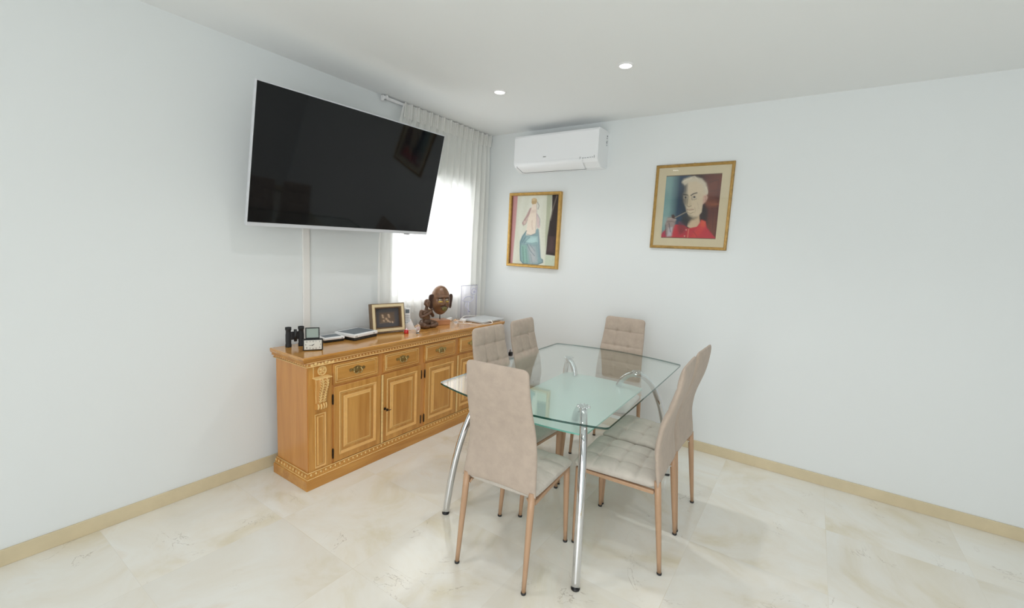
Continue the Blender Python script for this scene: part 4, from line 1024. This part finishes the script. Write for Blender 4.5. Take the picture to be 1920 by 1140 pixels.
for s_ in (-1, 1):
    # long flat carved ear
    e_ = MB(); out_ = [(-.006, .052), (.010, .050), (.018, .034), (.018, .006), (.014, -.022), (.013, -.048), (.006, -.062), (-.004, -.060), (-.008, -.040), (-.010, .0), (-.012, .034)]
    sm_ = smooth_path([(a_, b_, 0) for a_, b_ in out_]+[(out_[0][0], out_[0][1], 0)], 4)[:-1]
    vs2_ = [Vector((.016+p_.y*.10-p_.x*.3, s_*(.088+p_.x*1.0), .205+p_.y*1.05)) for p_ in sm_]
    e_.prism(vs2_, (-.012, s_*.004, 0), CARVEDD, smooth=True)
    e_.tube([v_+Vector((.001, 0, 0)) for v_ in vs2_]+[vs2_[0]], .0035, CARVEDD, 8)
    e_.build('ear', ch)
    MB().tube([fs_pt(s_*y_, -.055+.03*abs(y_-.36), .0015) for y_ in (.14, .22, .30, .38, .46, .54, .60)], [.0015, .0050, .0070, .0076, .0070, .005, .0015], GILT, 8).build('gilt_slit', ch)
    MB().tube([fs_pt(s_*y_, .075, -.001) for y_ in (.20, .28, .36, .44, .52)], [.002, .0065, .0085, .0065, .002], PALEEYE, 10).build('eye', ch)
    MB().ball(tuple(fs_pt(s_*.34, .075, .004)), (.003, .0055, .0055), INK, 10).build('pupil', ch)
    MB().tube([fs_pt(s_*y_, .17+.05*sin((y_-.1)*4), .002) for y_ in (.08, .18, .3, .42, .54, .62)], [.003, .006, .007, .0065, .005, .002], CARVEDD, 8).build('eyebrow', ch)
MB().ball((.0, 0, 0), (.012, .026, .021), BRASSG, 18, M=Matrix.Translation((.084, 0, .143))).lathe([(.018, 0), (.020, .004), (.016, .006), (.012, .002), (.009, .006), (.0, .007)], BRASSG, 20, M=Matrix.Translation((.088, 0, .143)) @ Matrix.Rotation(pi/2, 4, 'Y')).build('mouth_ornament', ch)
MB().tube([fs_pt(y_, -.34+.05*cos(y_*9), .001) for y_ in (-.36, -.24, -.12, 0, .12, .24, .36)], [.002, .0045, .005, .0035, .005, .0045, .002], CARVEDD, 8).build('moustache', ch)

# flamingo sign in acrylic
fm = empty('flamingo_sign', (.092, -.318, Z), 'clear acrylic panel with a pale flamingo outline standing in the corner', 'sign', rz=0)
PW, PH = .112, .315
MB().box((-.003, -PW, .004), (.003, PW, PH), ACRYL).build('acrylic_panel', fm)
ed = MB()
for a_, b_ in (((0, -PW-.012, PH), (0, PW, PH)), ((0, PW, .004), (0, PW, PH)), ((0, -PW, .004), (0, -PW, PH)), ((.0, -PW, .006), (0, PW, .006))): ed.tube([a_, b_], .0022, ACRYLE, 6)
ed.build('panel_edge', fm)
MB().box((-.016, -PW-.01, 0), (.03, PW, .006), ACRYL, .001).build('panel_foot', fm)
def fp(x_, y_): return (.009, -PW+(x_-960)/330*2*PW, .004+(850-y_)/660*(PH-.004))
fl_ = MB()
fl_.tube(smooth_path([fp(*q) for q in ((1190, 345), (1240, 330), (1250, 285), (1200, 252), (1150, 285), (1150, 340), (1190, 390), (1205, 440), (1190, 490), (1110, 518), (1040, 500), (975, 478), (1010, 430), (1080, 405), (1150, 418), (1185, 445))], 6), .0035, NEONT, 8)
fl_.tube(smooth_path([fp(*q) for q in ((1190, 300), (1215, 320), (1235, 345), (1215, 375), (1190, 360))], 5), .003, NEONT, 8)
fl_.tube([fp(1215, 295), fp(1215, 335)], .0018, ACRYLE, 6).tube([fp(1195, 315), fp(1235, 315)], .0018, ACRYLE, 6)
fl_.tube(smooth_path([fp(*q) for q in ((1065, 515), (1035, 580), (1040, 610), (1090, 670), (1140, 715))], 5), .003, NEONT, 8).tube([fp(1100, 515), fp(1100, 700), fp(1095, 805)], .003, NEONT, 8).tube([fp(1095, 690), fp(1130, 720)], .003, ACRYLE, 8)
fl_.build('flamingo_tube', fm)

# laptop
lp = empty('laptop', (.25, -.287, Z), 'closed silver laptop lying on the far end of the sideboard', 'laptop', rz=radians(2))
MB().box((-.118, -.168, .003), (.118, .168, .011), LAPTOP, .003, seg=3).build('base', lp)
MB().box((-.118, -.168, .0115), (.118, .168, .018), LAPTOP, .003, seg=3).build('lid', lp)
MB().box((-.105, -.15, 0), (.105, -.14, .004), BLACKP, .001).box((-.105, .14, 0), (.105, .15, .004), BLACKP, .001).build('rubber_foot', lp)
# chargers and cables
o = MB().box((-.028, -.028, 0), (.028, .028, .026), WHITEP, .006, seg=3).build('power_adapter', loc=(.17, -.485, Z)); o.rotation_euler = (0, 0, .5)
tag(o, 'white power adapter block lying beside the silver laptop', 'charger')
o = MB().box((-.016, -.04, 0), (.016, .04, .03), WHITEP, .006, seg=3).build('adapter_box', loc=(.075, -.575, Z)); o.rotation_euler = (0, 0, .3)
tag(o, 'small white box behind the faceted glass ball', 'box')
cbm = MB().tube(smooth_path([(.19, -.50, Z+.010), (.24, -.555, Z+.006), (.30, -.54, Z+.004), (.375, -.50, Z+.004), (.405, -.43, Z+.004), (.415, -.37, Z+.004), (.39, -.355, Z+.022), (.36, -.36, Z+.022)], 8), .0032, CABLE, 8)
cbm.tube(smooth_path([(.17, -.52, Z+.012), (.14, -.575, Z+.006), (.19, -.605, Z+.005), (.26, -.575, Z+.005), (.285, -.50, Z+.005)], 8), .003, CABLE, 8)
tag(cbm.build('charging_cable'), 'thin white charging cable curling in front of the laptop', 'cable')
cb2 = MB().tube(smooth_path([(.13, -.47, Z+.006), (.125, -.44, Z+.03), (.13, -.38, Z+.04), (.14, -.30, Z+.03), (.15, -.22, Z+.023)], 8), .0026, CABLE, 8)
tag(cb2.build('thin_cable'), 'white cable looping over the back of the laptop near the flamingo panel', 'cable')
for o in [o for o in bpy.data.objects if o not in items0 and o.parent is None]:
    px, py = o.location.x, o.location.y
    if o.name.endswith('cable'):
        px = sum(v.co.x for v in o.data.vertices)/len(o.data.vertices); py = sum(v.co.y for v in o.data.vertices)/len(o.data.vertices)
    o.location.x += (2.785-px)*.0188; o.location.y += (-3.545-py)*.0188; o.location.z += SH-Z
# black plug on the back wall
sp = empty('wall_socket', (.405, 0, .455), 'black plug in a white wall socket low on the back wall between two chairs', 'plug')
MB().box((-.04, -.008, -.04), (.04, 0, .04), WHITEP, .003).build('socket_plate', sp)
MB().box((-.014, -.045, -.02), (.016, -.008, .018), BLACKP, .005, seg=3).tube([(.0, -.04, .015), (.004, -.046, .03), (.004, -.035, .045)], .004, BLACKP, 8).build('plug', sp)

# ------------------------------------------------------------------ daylight
wld = bpy.data.worlds.new('World'); bpy.context.scene.world = wld; wld.use_nodes = True
bgn = wld.node_tree.nodes['Background']; bgn.inputs[0].default_value = (.97, .985, 1, 1); bgn.inputs[1].default_value = 4.2
def area(name, loc, rot, sx, sy, e, col=(1, 1, 1)):
    l = bpy.data.lights.new(name, 'AREA'); l.shape = 'RECTANGLE'; l.size = sx; l.size_y = sy; l.energy = e; l.color = col
    o = bpy.data.objects.new(name, l); C.objects.link(o); o.location = loc; o.rotation_euler = rot; return o
area('daylight_balcony', ((BX0+BX1)/2, RY-.18, 1.15), (radians(90), 0, 0), BX1-BX0-.1, 2.0, 84, (.955, .975, 1))
area('daylight_window', (-.2, (WY0+WY1)/2, 1.53), (0, radians(-90), 0), 1.0, .9, 20, (.95, .98, 1))

# ------------------------------------------------------------------ camera
cam = bpy.data.cameras.new('Camera'); co = bpy.data.objects.new('Camera', cam); C.objects.link(co)
yaw, pit, roll = radians(34.20), radians(-7.19), radians(2.84)
F = Vector((-sin(yaw)*cos(pit), cos(yaw)*cos(pit), sin(pit))); R = F.cross(Vector((0, 0, 1))).normalized(); U = R.cross(F)
R2 = R*cos(roll)+U*sin(roll); U2 = U*cos(roll)-R*sin(roll)
co.matrix_world = Matrix(((R2.x, U2.x, -F.x, 2.7848), (R2.y, U2.y, -F.y, -3.5452), (R2.z, U2.z, -F.z, 1.4869), (0, 0, 0, 1)))
cam.sensor_fit = 'HORIZONTAL'; cam.sensor_width = 36; cam.lens = 823.8/1920*36; cam.clip_start = .05
sc = bpy.context.scene; sc.camera = co
sc.view_settings.view_transform = 'Standard'; sc.view_settings.look = 'None'; sc.view_settings.gamma = 1; sc.view_settings.exposure = -1.01
sc.view_settings.use_curve_mapping = False
sc.cycles.max_bounces = 12; sc.cycles.transparent_max_bounces = 24; sc.cycles.diffuse_bounces = 6; sc.cycles.use_denoising = True
sc.cycles.sample_clamp_indirect = 6
